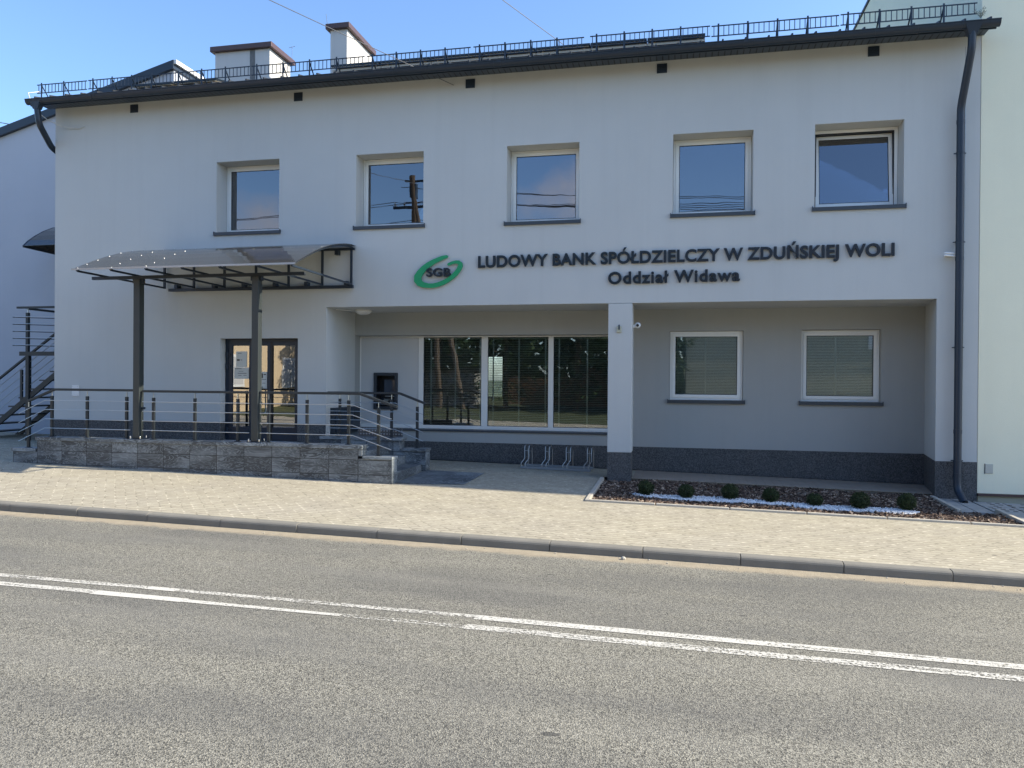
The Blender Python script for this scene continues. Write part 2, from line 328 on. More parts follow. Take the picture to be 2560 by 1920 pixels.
# ------------------------------------------------------------------ mesh helpers
ORG = {}
class MB:
    def __init__(s): s.v = []; s.f = []
    def face(s, pts):
        i = len(s.v); s.v += [tuple(p) for p in pts]; s.f.append(tuple(range(i, i + len(pts)))); return s
    def box(s, x0, x1, y0, y1, z0, z1):
        i = len(s.v)
        s.v += [(x0, y0, z0), (x1, y0, z0), (x1, y1, z0), (x0, y1, z0), (x0, y0, z1), (x1, y0, z1), (x1, y1, z1), (x0, y1, z1)]
        s.f += [tuple(i + k for k in q) for q in ((0, 3, 2, 1), (4, 5, 6, 7), (0, 1, 5, 4), (1, 2, 6, 5), (2, 3, 7, 6), (3, 0, 4, 7))]; return s
    def hexa(s, c):      # 8 corners, bottom ring then top ring
        i = len(s.v); s.v += [tuple(p) for p in c]
        s.f += [tuple(i + k for k in q) for q in ((0, 3, 2, 1), (4, 5, 6, 7), (0, 1, 5, 4), (1, 2, 6, 5), (2, 3, 7, 6), (3, 0, 4, 7))]; return s
    def tube(s, pts, r, n=8, cap=True, open_end=False):
        pts = [Vector(p) for p in pts]; rings = []
        prev = None
        for k, p in enumerate(pts):
            if k == 0: d = pts[1] - p
            elif k == len(pts) - 1: d = p - pts[k - 1]
            else: d = (pts[k + 1] - p).normalized() + (p - pts[k - 1]).normalized()
            d.normalize()
            if prev is None:
                a = Vector((0, 0, 1)) if abs(d.z) < 0.9 else Vector((0, 1, 0)); u = d.cross(a).normalized()
            else: u = (prev - d * prev.dot(d)).normalized()
            prev = u; w = d.cross(u); rr = r[k] if isinstance(r, (list, tuple)) else r
            i = len(s.v); s.v += [tuple(p + (u * math.cos(t) + w * math.sin(t)) * rr) for t in (2 * math.pi * j / n for j in range(n))]
            rings.append(i)
        for a, b in zip(rings, rings[1:]):
            for j in range(n): s.f.append((a + j, a + (j + 1) % n, b + (j + 1) % n, b + j))
        if cap:
            s.f.append(tuple(rings[0] + j for j in reversed(range(n))))
            if not open_end: s.f.append(tuple(rings[-1] + j for j in range(n)))
        return s
    def bar(s, p, q, w, h, up=(0, 0, 1)):     # rectangular bar between two points
        p, q = Vector(p), Vector(q); d = (q - p).normalized(); upv = Vector(up)
        if abs(d.dot(upv)) > 0.99: upv = Vector((0, 1, 0))
        u = d.cross(upv).normalized(); w2 = u.cross(d)
        c = []
        for e in (p, q): c += [e + u * (a * w / 2) + w2 * (b * h / 2) for a, b in ((-1, -1), (1, -1), (1, 1), (-1, 1))]
        return s.hexa(c)
    def prism(s, poly, y0, y1):              # polygon in XZ pulled along Y
        n = len(poly); i = len(s.v); s.v += [(x, y0, z) for x, z in poly] + [(x, y1, z) for x, z in poly]
        s.f.append(tuple(i + k for k in range(n))); s.f.append(tuple(i + n + k for k in reversed(range(n))))
        for k in range(n): s.f.append((i + k, i + n + k, i + n + (k + 1) % n, i + (k + 1) % n))
        return s
    def prismX(s, poly, x0, x1):             # polygon in YZ pulled along X
        n = len(poly); i = len(s.v); s.v += [(x0, y, z) for y, z in poly] + [(x1, y, z) for y, z in poly]
        s.f.append(tuple(i + k for k in reversed(range(n)))); s.f.append(tuple(i + n + k for k in range(n)))
        for k in range(n): s.f.append((i + k, i + (k + 1) % n, i + n + (k + 1) % n, i + n + k))
        return s
    def sphere(s, c, r, n=12, m=8, sz=1.0):
        i = len(s.v)
        for a in range(m + 1):
            t = math.pi * a / m
            for b in range(n):
                p = 2 * math.pi * b / n; s.v.append((c[0] + r * math.sin(t) * math.cos(p), c[1] + r * math.sin(t) * math.sin(p), c[2] + r * sz * math.cos(t)))
        for a in range(m):
            for b in range(n): s.f.append((i + a * n + b, i + (a + 1) * n + b, i + (a + 1) * n + (b + 1) % n, i + a * n + (b + 1) % n))
        return s
    def build(s, name, mat, parent=None, bevel=0, smooth=False, recalc=True):
        o = Vector((0, 0, 0))
        if parent is not None: o = ORG[parent.name]
        me = bpy.data.meshes.new(name); me.from_pydata([tuple(Vector(p) - o) for p in s.v], [], s.f)
        if recalc:
            b = bmesh.new(); b.from_mesh(me)
            if recalc == 'weld': bmesh.ops.remove_doubles(b, verts=b.verts, dist=1e-5)
            bmesh.ops.recalc_face_normals(b, faces=b.faces); b.to_mesh(me); b.free()
        me.materials.append(MT[mat]); ob = bpy.data.objects.new(name, me); COL.objects.link(ob)
        if parent is not None: ob.parent = parent
        ORG[ob.name] = o
        if smooth:
            for p in me.polygons: p.use_smooth = True
            mod = ob.modifiers.new('es', 'EDGE_SPLIT'); mod.split_angle = R(35)
        if bevel: m = ob.modifiers.new('bevel', 'BEVEL'); m.width = bevel; m.segments = 2; m.limit_method = 'ANGLE'
        return ob

def tag(o, label, cat, group=None, kind=None):
    if kind: o['kind'] = kind
    if label: o['label'] = label
    if cat: o['category'] = cat
    if group: o['group'] = group
    return o
def thing(name, label, cat, loc, group=None):
    o = bpy.data.objects.new(name, None); COL.objects.link(o); o.location = loc; o.empty_display_size = 0.2
    ORG[o.name] = Vector(loc); return tag(o, label, cat, group)
def struct(o): o['kind'] = 'structure'; return o

KY = 8.40
def gz(x, y): return -0.0195 * x + 0.02 * (y - KY)           # pavement
def rz(x): return -0.0195 * x - 0.10                          # road

# ------------------------------------------------------------------ setting
def sheet(name, x0, x1, y0, y1, zf, mat, nx=1, ny=1, parent=None):
    m = MB()
    for i in range(nx):
        for j in range(ny):
            a, b = x0 + (x1 - x0) * i / nx, x0 + (x1 - x0) * (i + 1) / nx; c, d = y0 + (y1 - y0) * j / ny, y0 + (y1 - y0) * (j + 1) / ny
            m.face([(a, c, zf(a, c)), (b, c, zf(b, c)), (b, d, zf(b, d)), (a, d, zf(a, d))])
    return m.build(name, mat, parent)
struct(sheet('ground', -600, 600, -600, 600, lambda x, y: -0.0195 * x * (1 if abs(x) < 100 else 100 / abs(x)) - 0.32, 'grass', 24, 1))
struct(sheet('road', -90, 90, 2.55, 8.30, lambda x, y: rz(x), 'asphalt', 40, 6))
# pavement: one surface with the garden bed cut out
pm = MB()
def quad(x0, x1, y0, y1, dz=0): pm.face([(x0, y0, gz(x0, y0) + dz), (x1, y0, gz(x1, y0) + dz), (x1, y1, gz(x1, y1) + dz), (x0, y1, gz(x0, y1) + dz)])
for a, b in ((-60, -20), (-20, -1.27), (-1.27, 6.0), (6.0, 60)): quad(a, b, 8.38, 10.95)
quad(-60, -20, 10.95, 20); quad(-20, -1.27, 10.95, 15.6); quad(6.0, 60, 10.95, 13.3); quad(-1.27, 4.2, 13.42, 15.6)
struct(pm.build('pavement', 'pave'))
struct(sheet('far_pavement', -60, 60, -1.0, 2.42, lambda x, y: -0.0195 * x, 'pave'))
struct(sheet('lawn', -60, 60, -30, -1.0, lambda x, y: -0.0195 * x + 0.01 - 0.03 * (y + 1), 'grass', 8, 4))
def kerb(y0, y1, name, sgn=1):
    m = MB()
    for k in range(-38, 40):
        a = -7.355 + k + 0.0035; b = a + 0.993; h = random.uniform(-0.003, 0.003); e = random.uniform(-0.004, 0.004); w_ = y1 - y0
        pr = [(0, -.2), (.002, .066), (.008, .083), (.022, .096), (.042, .102), (w_, .106), (w_, -.2)]
        pr = [((y0 + e + q) if sgn > 0 else (y1 - e - q), z) for q, z in pr]; i0 = len(m.v); n = len(pr)
        for x in (a, b): m.v += [(x, y, rz(x) + z + h) for y, z in pr]
        m.f.append(tuple(i0 + q for q in reversed(range(n)))); m.f.append(tuple(i0 + n + q for q in range(n)))
        for q in range(n): m.f.append((i0 + q, i0 + (q + 1) % n, i0 + n + (q + 1) % n, i0 + n + q))
    return struct(m.build(name, 'kerb', bevel=0.004))
kerb(8.265, 8.39, 'kerb'); kerb(2.43, 2.56, 'far_kerb', -1)

# worn double centre line
lm = MB(); wear = []
def line(xa, xb, ya0, ya1, yb0, yb1, w0, w1, n=14):
    for i in range(n):
        t0, t1 = i / n, (i + 1) / n; xs = (xa + (xb - xa) * t0, xa + (xb - xa) * t1)
        lo = [ya0 + (yb0 - ya0) * t for t in (t0, t1)]; hi = [ya1 + (yb1 - ya1) * t for t in (t0, t1)]
        lm.face([(xs[0], lo[0], rz(xs[0]) + .004), (xs[1], lo[1], rz(xs[1]) + .004), (xs[1], hi[1], rz(xs[1]) + .004), (xs[0], hi[0], rz(xs[0]) + .004)])
        wear.append(w0 + (w1 - w0) * (t0 + t1) / 2)
line(-30, -4.42, 5.10, 5.21, 5.735, 5.82, 0.50, 0.56)
line(-4.42, -4.15, 5.735, 5.82, 5.74, 5.825, 0.72, 0.70, 2)
line(-4.15, -1.54, 5.745, 5.825, 5.79, 5.87, 0.55, 0.50)
line(-1.54, 30, 5.765, 5.872, 6.1, 6.23, 0.63, 0.61)
line(-30, -4.75, 4.85, 4.97, 5.495, 5.59, 0.56, 0.58)
line(-4.75, -3.9, 5.475, 5.585, 5.495, 5.595, 0.74, 0.70, 4)
line(-3.9, -2.55, 5.50, 5.575, 5.53, 5.585, 0.66, 0.60, 5)
line(-2.55, -1.55, 5.53, 5.60, 5.535, 5.61, 0.47, 0.43, 4)
line(-1.55, 30, 5.525, 5.635, 5.84, 5.98, 0.55, 0.60)
lo = struct(lm.build('road_marking', 'paint', recalc=False)); at = lo.data.attributes.new('wear', 'FLOAT', 'FACE')
for i, w in enumerate(wear): at.data[i].value = w

# ------------------------------------------------------------------ bank building
bank = thing('bank_building', 'long two-storey grey rendered bank with dark eaves, recessed ground floor and five upper windows', 'building', (-3.9, 13.2, 0))
FY = 13.2; XL, XR, ZT = -12.29, 4.545, 7.19
UP = [(-8.667, -7.352, 4.565, 5.922), (-5.81, -4.512, 4.577, 5.906), (-2.975, -1.697, 4.555, 5.906), (-0.117, 1.174, 4.587, 5.94), (2.128, 3.457, 4.608, 5.965)]
def holed(m, x0, x1, z0, z1, holes, y, flip=False):
    xs = sorted({x0, x1, *[h[0] for h in holes], *[h[1] for h in holes]}); zs = sorted({z0, z1, *[h[2] for h in holes], *[h[3] for h in holes]})
    xs = [x for x in xs if x0 <= x <= x1]; zs = [z for z in zs if z0 <= z <= z1]
    for a, b in zip(xs, xs[1:]):
        for c, d in zip(zs, zs[1:]):
            mx, mz = (a + b) / 2, (c + d) / 2
            if any(h[0] < mx < h[1] and h[2] < mz < h[3] for h in holes): continue
            m.face([(a, y, c), (b, y, c), (b, y, d), (a, y, d)])
def reveal(m, h, y0, y1, bottom=True):
    a, b, c, d = h
    m.face([(a, y0, c), (a, y0, d), (a, y1, d), (a, y1, c)]); m.face([(b, y0, c), (b, y1, c), (b, y1, d), (b, y0, d)])
    m.face([(a, y0, d), (b, y0, d), (b, y1, d), (a, y1, d)])
    if bottom: m.face([(a, y0, c), (a, y1, c), (b, y1, c), (b, y0, c)])
DOOR = (-8.565, -6.952, 0.60, 2.552)
RECL = (-6.38, -1.18, 0.0, 3.122); RECR = (-0.772, 3.95, 0.0, 3.122)
fm = MB(); PT, PL = 0.575, 0.955
holed(fm, XL, XR, -0.4, ZT, UP + [DOOR, (RECL[0], RECR[1], -0.4, 3.122)], FY)
for h in UP: reveal(fm, h, FY, FY + 0.36)
reveal(fm, DOOR, FY, FY + 0.17)
# recess returns and ceiling
BY = 14.5
fm.face([(-6.38, FY, -.4), (-6.38, FY, 3.122), (-6.38, BY, 3.122), (-6.38, BY, -.4)])
fm.face([(-6.38, FY, 3.122), (4.2, FY, 3.122), (4.2, BY, 3.122), (-6.38, BY, 3.122)])
fm.face([(3.95, FY, -.4), (3.95, FY, 3.122), (4.16, BY, 3.122), (4.16, BY, -.4)])
# gable ends and rear
for x in (XL, XR):
    fm.face([(x, FY, -.6), (x, FY, ZT), (x, 17.9, ZT + 1.25), (x, 22.6, ZT), (x, 22.6, -.6)])
holed(fm, XL, XR, -0.6, ZT, [(-5.70, -5.15, 1.3, 2.5)], 22.6)
fm.build('front_wall', 'wall', bank, recalc=False)
# pillar between the two recesses
MB().box(-1.18, -0.772, FY, 13.62, PT, 3.118).build('pillar', 'wall', bank, bevel=0.01)
pc = MB(); pc.box(-1.177, -0.775, FY + .004, 13.617, -0.3, PT); pc.build('pillar_plinth', 'plinth', bank)
# plinth: mosaic facing, 3 mm proud of the wall
pl = MB(); e = 0.003
def pq(x0, x1, y, z0, z1): pl.face([(x0, y - e, z0), (x1, y - e, z0), (x1, y - e, z1), (x0, y - e, z1)])
pq(XL, DOOR[0], FY, -.4, PL); pq(DOOR[1], RECL[0], FY, -.4, PL); pq(RECR[1], XR, FY, -.4, PT)
pq(-6.37, 4.16, BY, -.4, PT)
pl.face([(3.95 - e, FY, -.4), (3.95 - e, FY, PT), (4.16 - e, BY, PT), (4.16 - e, BY, -.4)])
pl.face([(DOOR[0] + e, FY, .6), (DOOR[0] + e, FY, PL), (DOOR[0] + e, FY + .17, PL), (DOOR[0] + e, FY + .17, .6)])
pl.build('plinth', 'plinth', bank, recalc=False)
# thin black strip at the foot of the recessed wall
MB().hexa([(x, y, -.0195 * x + .02 * (y - 8.4) + dz) for dz in (-.05, .014) for x, y in ((-5.3, BY - .03), (4.15, BY - .03), (4.15, BY - .004), (-5.3, BY - .004))]).build('foot_strip', 'black', bank)
# recess back wall
RW = [(-0.158, 1.145, 1.443, 2.722), (2.141, 3.46, 1.441, 2.732)]
SHOP = (-6.38, -0.97, 0.80, 2.672)
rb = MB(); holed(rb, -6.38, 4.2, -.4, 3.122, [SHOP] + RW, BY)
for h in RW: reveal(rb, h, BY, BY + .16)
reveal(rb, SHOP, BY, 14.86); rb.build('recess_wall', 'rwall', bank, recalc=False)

# windows ----------------------------------------------------------
def frame_ring(m, a, b, c, d, t, y0, y1, tb=None):
    tb = tb or t
    m.box(a, a + t, y0, y1, c, d); m.box(b - t, b, y0, y1, c, d); m.box(a + t, b - t, y0, y1, d - t, d); m.box(a + t, b - t, y0, y1, c, c + tb)
def window(h, y, tilt=0.0, blind=None, sillout=0.04, sy=FY, gmat='glass'):
    a, b, c, d = h; c2 = c + 0.012
    fr = MB(); frame_ring(fr, a + .004, b - .004, c2, d - .004, 0.052, y, y + .07); f = fr.build('window', 'pvc', bank, bevel=0.004)
    sa = MB(); i = 0.068 if tilt else 0.043
    if tilt: q_ = MB(); frame_ring(q_, a + .056, b - .056, c2 + .052, d - .056, .02, y + .006, y + .05); q_.build('rebate', 'seal', f)
    frame_ring(sa, a + i, b - i, c2 + i, d - i, 0.058, y - .012, y + .05)
    gk = MB(); j = i + 0.056; frame_ring(gk, a + j, b - j, c2 + j, d - j, 0.012, y - .006, y + .02)
    g = MB(); k = j + 0.006; g.box(a + k, b - k, y + .002, y + .010, c2 + k, d - k)
    if tilt:
        M = Matrix.Translation((0, y, c2 + i)) @ Matrix.Rotation(-tilt, 4, 'X') @ Matrix.Translation((0, -y, -(c2 + i)))
        for q in (sa, gk, g): q.v = [tuple(M @ Vector(p)) for p in q.v]
    sa.build('sash', 'pvc', f, bevel=0.004); gk.build('gasket', 'seal', f); g.build('pane', gmat, f)
    sl = MB(); sl.box(a - .035, b + .03, sy - sillout, y, c - .048, c + .010)
    sl.box(a - .040, a - .030, sy - sillout - .004, sy + .0, c - .052, c + .026); sl.box(b + .025, b + .035, sy - sillout - .004, sy, c - .052, c + .026)
    sl.build('window_sill', 'sill', f)
    if blind: slats(a + .1, b - .1, c + .1, d - .1, y + .12, f, *blind)
    return f
def slats(x0, x1, z0, z1, y, parent, pitch, ang, tapes):
    m = MB(); z = z0; w = 0.025; s, c = math.sin(ang) * w / 2, math.cos(ang) * w / 2
    while z < z1:
        m.face([(x0, y - c, z - s), (x1, y - c, z - s), (x1, y + c, z + s), (x0, y + c, z + s)]); z += pitch
    m.box(x0, x1, y - .02, y + .02, z1 - .03, z1); bl = m.build('blind', 'blind', parent, recalc=False)
    for x in tapes: MB().box(x - .014, x + .014, y - .022, y - .017, z0, z1).build('blind_tape', 'tape', parent)
for i, h in enumerate(UP): window(h, FY + .345, tilt=R(5.5) if i == 4 else 0)
window(RW[0], BY + .06, blind=(0.028, R(58), (0.0 + .49, )), sillout=.05, sy=BY, gmat='recglass')
window(RW[1], BY + .11, blind=(0.028, R(58), (2.75, )), sillout=.05, sy=BY, gmat='recglass')
# roller blind behind the tilted window
MB().box(2.18, 3.40, FY + .56, FY + .57, 5.42, 5.93).build('roller_blind', 'cabinet', bank)

# shopfront strip: panel and three panes
SY_ = 14.74
sf = MB(); sf.box(-6.375, -1.0, SY_, SY_ + .07, 2.644, 2.668); sf.box(-6.375, -1.0, SY_, SY_ + .07, 0.815, 0.885)
for a, b in ((-5.119, -5.012), (-3.811, -3.68), (-2.47, -2.368)): sf.box(a, b, SY_, SY_ + .07, .885, 2.644)
shop = sf.build('shopfront_window', 'pvc', bank, bevel=0.004)
ATM = (-6.067, -5.555, 1.184, 1.929)
pn = MB(); frame = []
holed(pn, -6.375, -5.125, .885, 2.644, [ATM], SY_ + .012); pn.build('infill_panel', 'panel', shop, recalc=False)
MB().box(-6.375, -6.355, SY_ - .006, SY_ + .06, .885, 2.644).build('panel_trim', 'pvc', shop)
for a, b, tp in ((-5.012, -3.811, (-4.88, -4.37, -3.86)), (-3.68, -2.47, (-3.59, -3.07, -2.54)), (-2.368, -1.05, (-2.27, -1.72))):
    gk = MB(); frame_ring(gk, a - .002, b + .002, .883, 2.646, .012, SY_ + .012, SY_ + .03); gk.build('gasket', 'seal', shop)
    MB().box(a + .002, b - .002, SY_ + .02, SY_ + .028, .887, 2.642).build('pane', 'recglass', shop)
    slats(a, b, .9, 2.64, SY_ + .12, shop, 0.034, R(24), tp)
MB().box(-6.37, -1.0, BY - .03, SY_, .782, .812).build('shopfront_sill', 'sill', shop)

# interior
im = MB()
im.face([(XL + .1, 13.56, 3.4), (XR - .1, 13.56, 3.4), (XR - .1, 22.5, 3.4), (XL + .1, 22.5, 3.4)])
im.face([(XL + .1, 17.2, 3.4), (XR - .1, 17.2, 3.4), (XR - .1, 17.2, 7.1), (XL + .1, 17.2, 7.1)])
im.face([(XL + .1, 13.56, 7.1), (XR - .1, 13.56, 7.1), (XR - .1, 17.2, 7.1), (XL + .1, 17.2, 7.1)])
for x in (-6.4, -3.8, -0.9, 1.6): im.box(x - .05, x + .05, 13.56, 17.2, 3.41, 7.09)
im.face([(-6.3, 14.9, .5), (4.4, 14.9, .5), (4.4, 22.4, .5), (-6.3, 22.4, .5)])
im.box(-6.35, -6.3, 14.9, 22.4, .5, 3.39)
im.box(1.6, 1.7, 14.9, 18.0, .5, 3.39); im.box(-.75, -.65, 14.9, 18.0, .5, 3.39); im.box(-.65, 4.4, 17.8, 17.9, .5, 3.39)
im.box(-12.1, -6.35, 15.6, 15.7, .5, 3.39); im.box(-6.3, -4.80, 19.0, 19.1, .5, 3.39); im.box(-4.36, -.75, 19.0, 19.1, .5, 3.39)
im.build('interior', 'inside', bank, recalc=False)
for a_, b_ in ((-5.1, -4.55), (-4.48, -3.95)): MB().box(a_, b_, 16.4, 16.5, 2.93, 2.96).build('office_lamp', 'lamp', bank)

# door -------------------------------------------------------------
DY = FY + .165; dx0, dx1, dz0, dz1 = -8.558, -6.956, .60, 2.548
df = MB(); frame_ring(df, dx0, dx1, dz0, dz1, .06, DY, DY + .07, .03); door = df.build('entrance_door', 'anthra', bank, bevel=.004)
def leaf(a, b, ga, gb, split=None):
    m = MB(); m.box(a, ga, DY - .01, DY + .05, dz0 + .03, dz1 - .06); m.box(gb, b, DY - .01, DY + .05, dz0 + .03, dz1 - .06)
    m.box(ga, gb, DY - .01, DY + .05, 2.42, dz1 - .06); m.box(ga, gb, DY - .01, DY + .05, dz0 + .03, .86)
    o = m.build('door_leaf', 'anthra', door, bevel=.004)
    MB().box(ga, gb, DY + .015, DY + .022, .86, 2.42).build('door_pane', 'doorglass', door)
    return o
leaf(-8.49, -7.935, -8.41, -8.05); leaf(-7.925, -7.60, -7.85, -7.667)
MB().box(-7.598, -7.557, DY - .012, DY + .05, .63, 2.488).build('door_mullion', 'black', door)
MB().box(-7.555, -7.09, DY + .015, DY + .022, .86, 2.42).build('door_pane', 'doorglass', door)
kpl = MB(); kpl.box(-7.555, -7.017, DY - .01, DY + .05, .63, .86); kpl.box(-7.09, -7.017, DY - .01, DY + .05, .86, 2.488); kpl.box(-7.555, -7.09, DY - .01, DY + .05, 2.42, 2.488); kpl.build('side_light_frame', 'anthra', door)
MB().tube([(-7.76, DY - .01, 1.12), (-7.76, DY - .07, 1.15), (-7.76, DY - .07, 1.60), (-7.76, DY - .01, 1.63)], .014).build('door_handle', 'steel', door, smooth=True)
for z in (2.25, 2.03, .8): hg = MB(); hg.tube([(-8.50, DY - .03, z - .05), (-8.50, DY - .03, z + .05)], .018); hg.box(-8.53, -8.44, DY - .03, DY - .008, z - .02, z + .02); hg.build('door_hinge', 'anthra', door)
def notice(a, b, c, d, lines, label):
    m = MB().box(a, b, DY + .008, DY + .0125, c, d).build('notice', 'paper', door); m['label'] = label
    for (x0, x1, z, hh) in lines: t = MB(); t.face([(x0, DY + .0075, z), (x1, DY + .0075, z), (x1, DY + .0075, z + hh), (x0, DY + .0075, z + hh)]); t.build('printed_line', 'letter', door, recalc=False)
notice(-8.335, -8.11, 2.01, 2.31, [(-8.32, -8.26, 2.13, .03), (-8.24, -8.21, 2.14, .012), (-8.3, -8.22, 2.27, .008)], 'upper white paper notice on the left door pane')
notice(-8.375, -8.065, 1.785, 2.003, [(-8.355, -8.22, 1.972, .010), (-8.28, -8.18, 1.925, .007), (-8.3, -8.11, 1.885, .010), (-8.29, -8.22, 1.845, .008), (-8.18, -8.11, 1.848, .008)], 'lower white paper notice with printed lines')
notice(-7.80, -7.68, 1.60, 1.92, [(-7.79, -7.765, 1.80, .09), (-7.75, -7.70, 1.86, .02), (-7.79, -7.70, 1.77, .008), (-7.78, -7.71, 1.70, .008)], 'tall paper notice beside the door mullion')

# roof, eaves, gutter ------------------------------------------------
rf = MB(); z0 = 7.225; rp_ = (17.9 - 12.70); zr = z0 + rp_ * math.tan(R(14))
rf.prismX([(12.70, z0), (17.9, zr), (22.9, z0), (22.9, z0 - .05), (17.9, zr - .05), (12.70, z0 - .03)], -12.45, 4.53); roof = rf.build('roof', 'roof', bank)
for k in range(49):
    x = -12.30 + k * .35; sm = MB(); sm.prismX([(12.69, z0), (17.9, zr), (17.9, zr + .028), (12.69, z0 + .028)], x - .012, x + .012); sm.build('roof_seam', 'roof', roof)
MB().box(-12.47, 4.60, 12.765, 12.79, 7.10, 7.225).build('fascia', 'anthra', bank)
so = MB(); so.box(-12.45, 4.58, 12.79, 13.2, 7.188, 7.20); so.build('soffit', 'soffit', bank)
gu = MB(); gn = 9; gc, gzc, gr = 12.692, 7.18, .07
def gutter_pt(t, r): return (gc - r * math.cos(t), gzc - r * math.sin(t) * 1.25)
prof = [gutter_pt(math.pi * k / gn, gr) for k in range(gn + 1)]; inn = [gutter_pt(math.pi * k / gn, gr - .006) for k in range(gn, -1, -1)]
gu.prismX(prof + inn, -12.46, 4.615); gut = gu.build('gutter', 'anthra', bank, smooth=True)
bd = MB(); bd.tube([(-12.46, gc - gr, gzc + .004), (4.615, gc - gr, gzc + .004)], .011, 8)
for x in (-12.46, 4.61): bd.prismX(prof, x - .004, x + .004)
bd.build('gutter_bead', 'anthra', gut, smooth=True)
jn = MB()
for x in (-11.0, -7.0, -3.0, 1.0): 
    jp = [gutter_pt(math.pi * k / gn, gr + .006) for k in range(gn + 1)]; MB().prismX(jp, x - .03, x + .03).build('gutter_joint', 'anthra', gut)
for k in range(28):
    x = -12.1 + k * .6; jp = [gutter_pt(math.pi * q / gn, gr + .004) for q in range(gn + 1)]; MB().prismX(jp, x - .008, x + .008).build('gutter_bracket', 'anthra', gut)
# downpipes
def pipe(pts, r, name, parent, clips):
    fine = []
    P = [Vector(p) for p in pts]
    fine.append(P[0])
    for k in range(1, len(P) - 1):
        a, b, c = P[k - 1], P[k], P[k + 1]; d1 = min(.10, (a - b).length * .45); d2 = min(.10, (c - b).length * .45)
        s0 = b + (a - b).normalized() * d1; s1 = b + (c - b).normalized() * d2
        for t in (0, .25, .5, .75, 1): fine.append(s0 * (1 - t) ** 2 + b * 2 * t * (1 - t) + s1 * t * t)
    fine.append(P[-1]); m = MB(); m.tube(fine, r, 16, open_end=True); o = m.build(name, 'anthra', parent, smooth=True)
    for (x, y, z) in clips: c = MB(); c.tube([(x, y, z - .012), (x, y, z + .012)], r + .007, 16); c.box(x - r - .03, x + r + .03, y + r * .3, y + r * .6, z - .008, z + .008); c.box(x - .01, x + .01, y, FY, z - .01, z + .01); c.build('pipe_clip', 'anthra', o)
    return o
fu = MB(); fu.hexa([(4.20, 12.66, 7.0), (4.30, 12.66, 7.0), (4.30, 12.76, 7.0), (4.20, 12.76, 7.0), (4.13, 12.615, 7.16), (4.375, 12.615, 7.16), (4.375, 12.77, 7.16), (4.13, 12.77, 7.16)]); fu.build('downpipe_hopper', 'anthra', gut)
dp = pipe([(4.25, 12.70, 7.05), (4.25, 12.72, 6.80), (4.225, 13.07, 6.05), (4.225, 13.07, 5.8), (4.225, 13.07, 2.0), (4.225, 13.07, .16), (4.26, 12.86, -.02)], .056, 'downpipe', bank, [(4.225, 13.07, z) for z in (5.35, 3.98, 2.35, .60)])
for z in (5.83, 3.72, 1.05, .38): MB().tube([(4.225, 13.07, z - .03), (4.225, 13.07, z + .03)], .0605, 16).build('pipe_joint', 'anthra', dp, smooth=True)
MB().tube([(4.262, 12.850, -.029), (4.2615, 12.853, -.026)], .050, 16).build('pipe_mouth', 'black', dp)
cw = MB(); cw.tube([(4.30, 13.12, 7.0), (4.31, 13.12, 5.0), (4.30, 13.12, .8)], .006, 6); cw.build('earth_wire', 'galv', bank)
fl2 = MB(); fl2.hexa([(-12.30, 12.65, 7.0), (-12.19, 12.65, 7.0), (-12.19, 12.75, 7.0), (-12.30, 12.75, 7.0), (-12.36, 12.63, 7.15), (-12.13, 12.63, 7.15), (-12.13, 12.77, 7.15), (-12.36, 12.77, 7.15)]); fl2.build('downpipe_hopper', 'anthra', gut)
pipe([(-12.25, 12.70, 7.05), (-12.22, 12.72, 6.72), (-12.42, 13.25, 6.42), (-12.42, 13.6, 6.32), (-12.42, 13.6, .3)], .058, 'downpipe', bank, [])
# vents under the eaves
for x, z in ((-10.476, 7.066), (-6.973, 7.05), (-3.65, 7.05), (-0.312, 7.058), (2.995, 7.07)):
    v = MB(); v.box(x - .085, x + .085, FY - .014, FY, z - .078, z + .078)
    for k in range(5): v.box(x - .072, x + .072, FY - .019, FY - .014, z - .06 + k * .026, z - .047 + k * .026)
    v.build('vent_grille', 'anthra', bank)
# snow guards
ends = [(-12.49, -11.34), (-11.31, -9.46), (-9.43, -7.82), (-7.79, -5.55), (-5.51, -3.58), (-3.53, -1.60), (-1.50, .46), (.48, 2.43), (2.45, 4.40)]
GY = 12.95
for a, b in ends:
    m = MB(); t = random.uniform(-.006, .006)
    m.box(a, b, GY - .006, GY + .006, 7.578 + t, 7.594 + t); m.box(a, b, GY - .006, GY + .006, 7.415 + t, 7.430 + t)
    n = int((b - a) / .076)
    for k in range(n): x = a + .04 + k * (b - a - .08) / (n - 1); m.box(x - .006, x + .006, GY - .004, GY + .004, 7.428 + t, 7.580 + t)
    sg = m.build('snow_guard', 'anthra', roof)
    nb = max(2, int(round((b - a) / .5)))
    for k in range(nb):
        x = a + .07 + k * (b - a - .12) / nb + .04
        br = MB(); br.box(x - .014, x + .014, GY - .012, GY - .007, 7.31, 7.62 + t); br.bar((x, GY, 7.56), (x, GY + .20, 7.35), .022, .006); br.box(x - .014, x + .014, GY - .05, GY + .22, 7.300, 7.310)
        br.build('guard_bracket', 'anthra', roof)
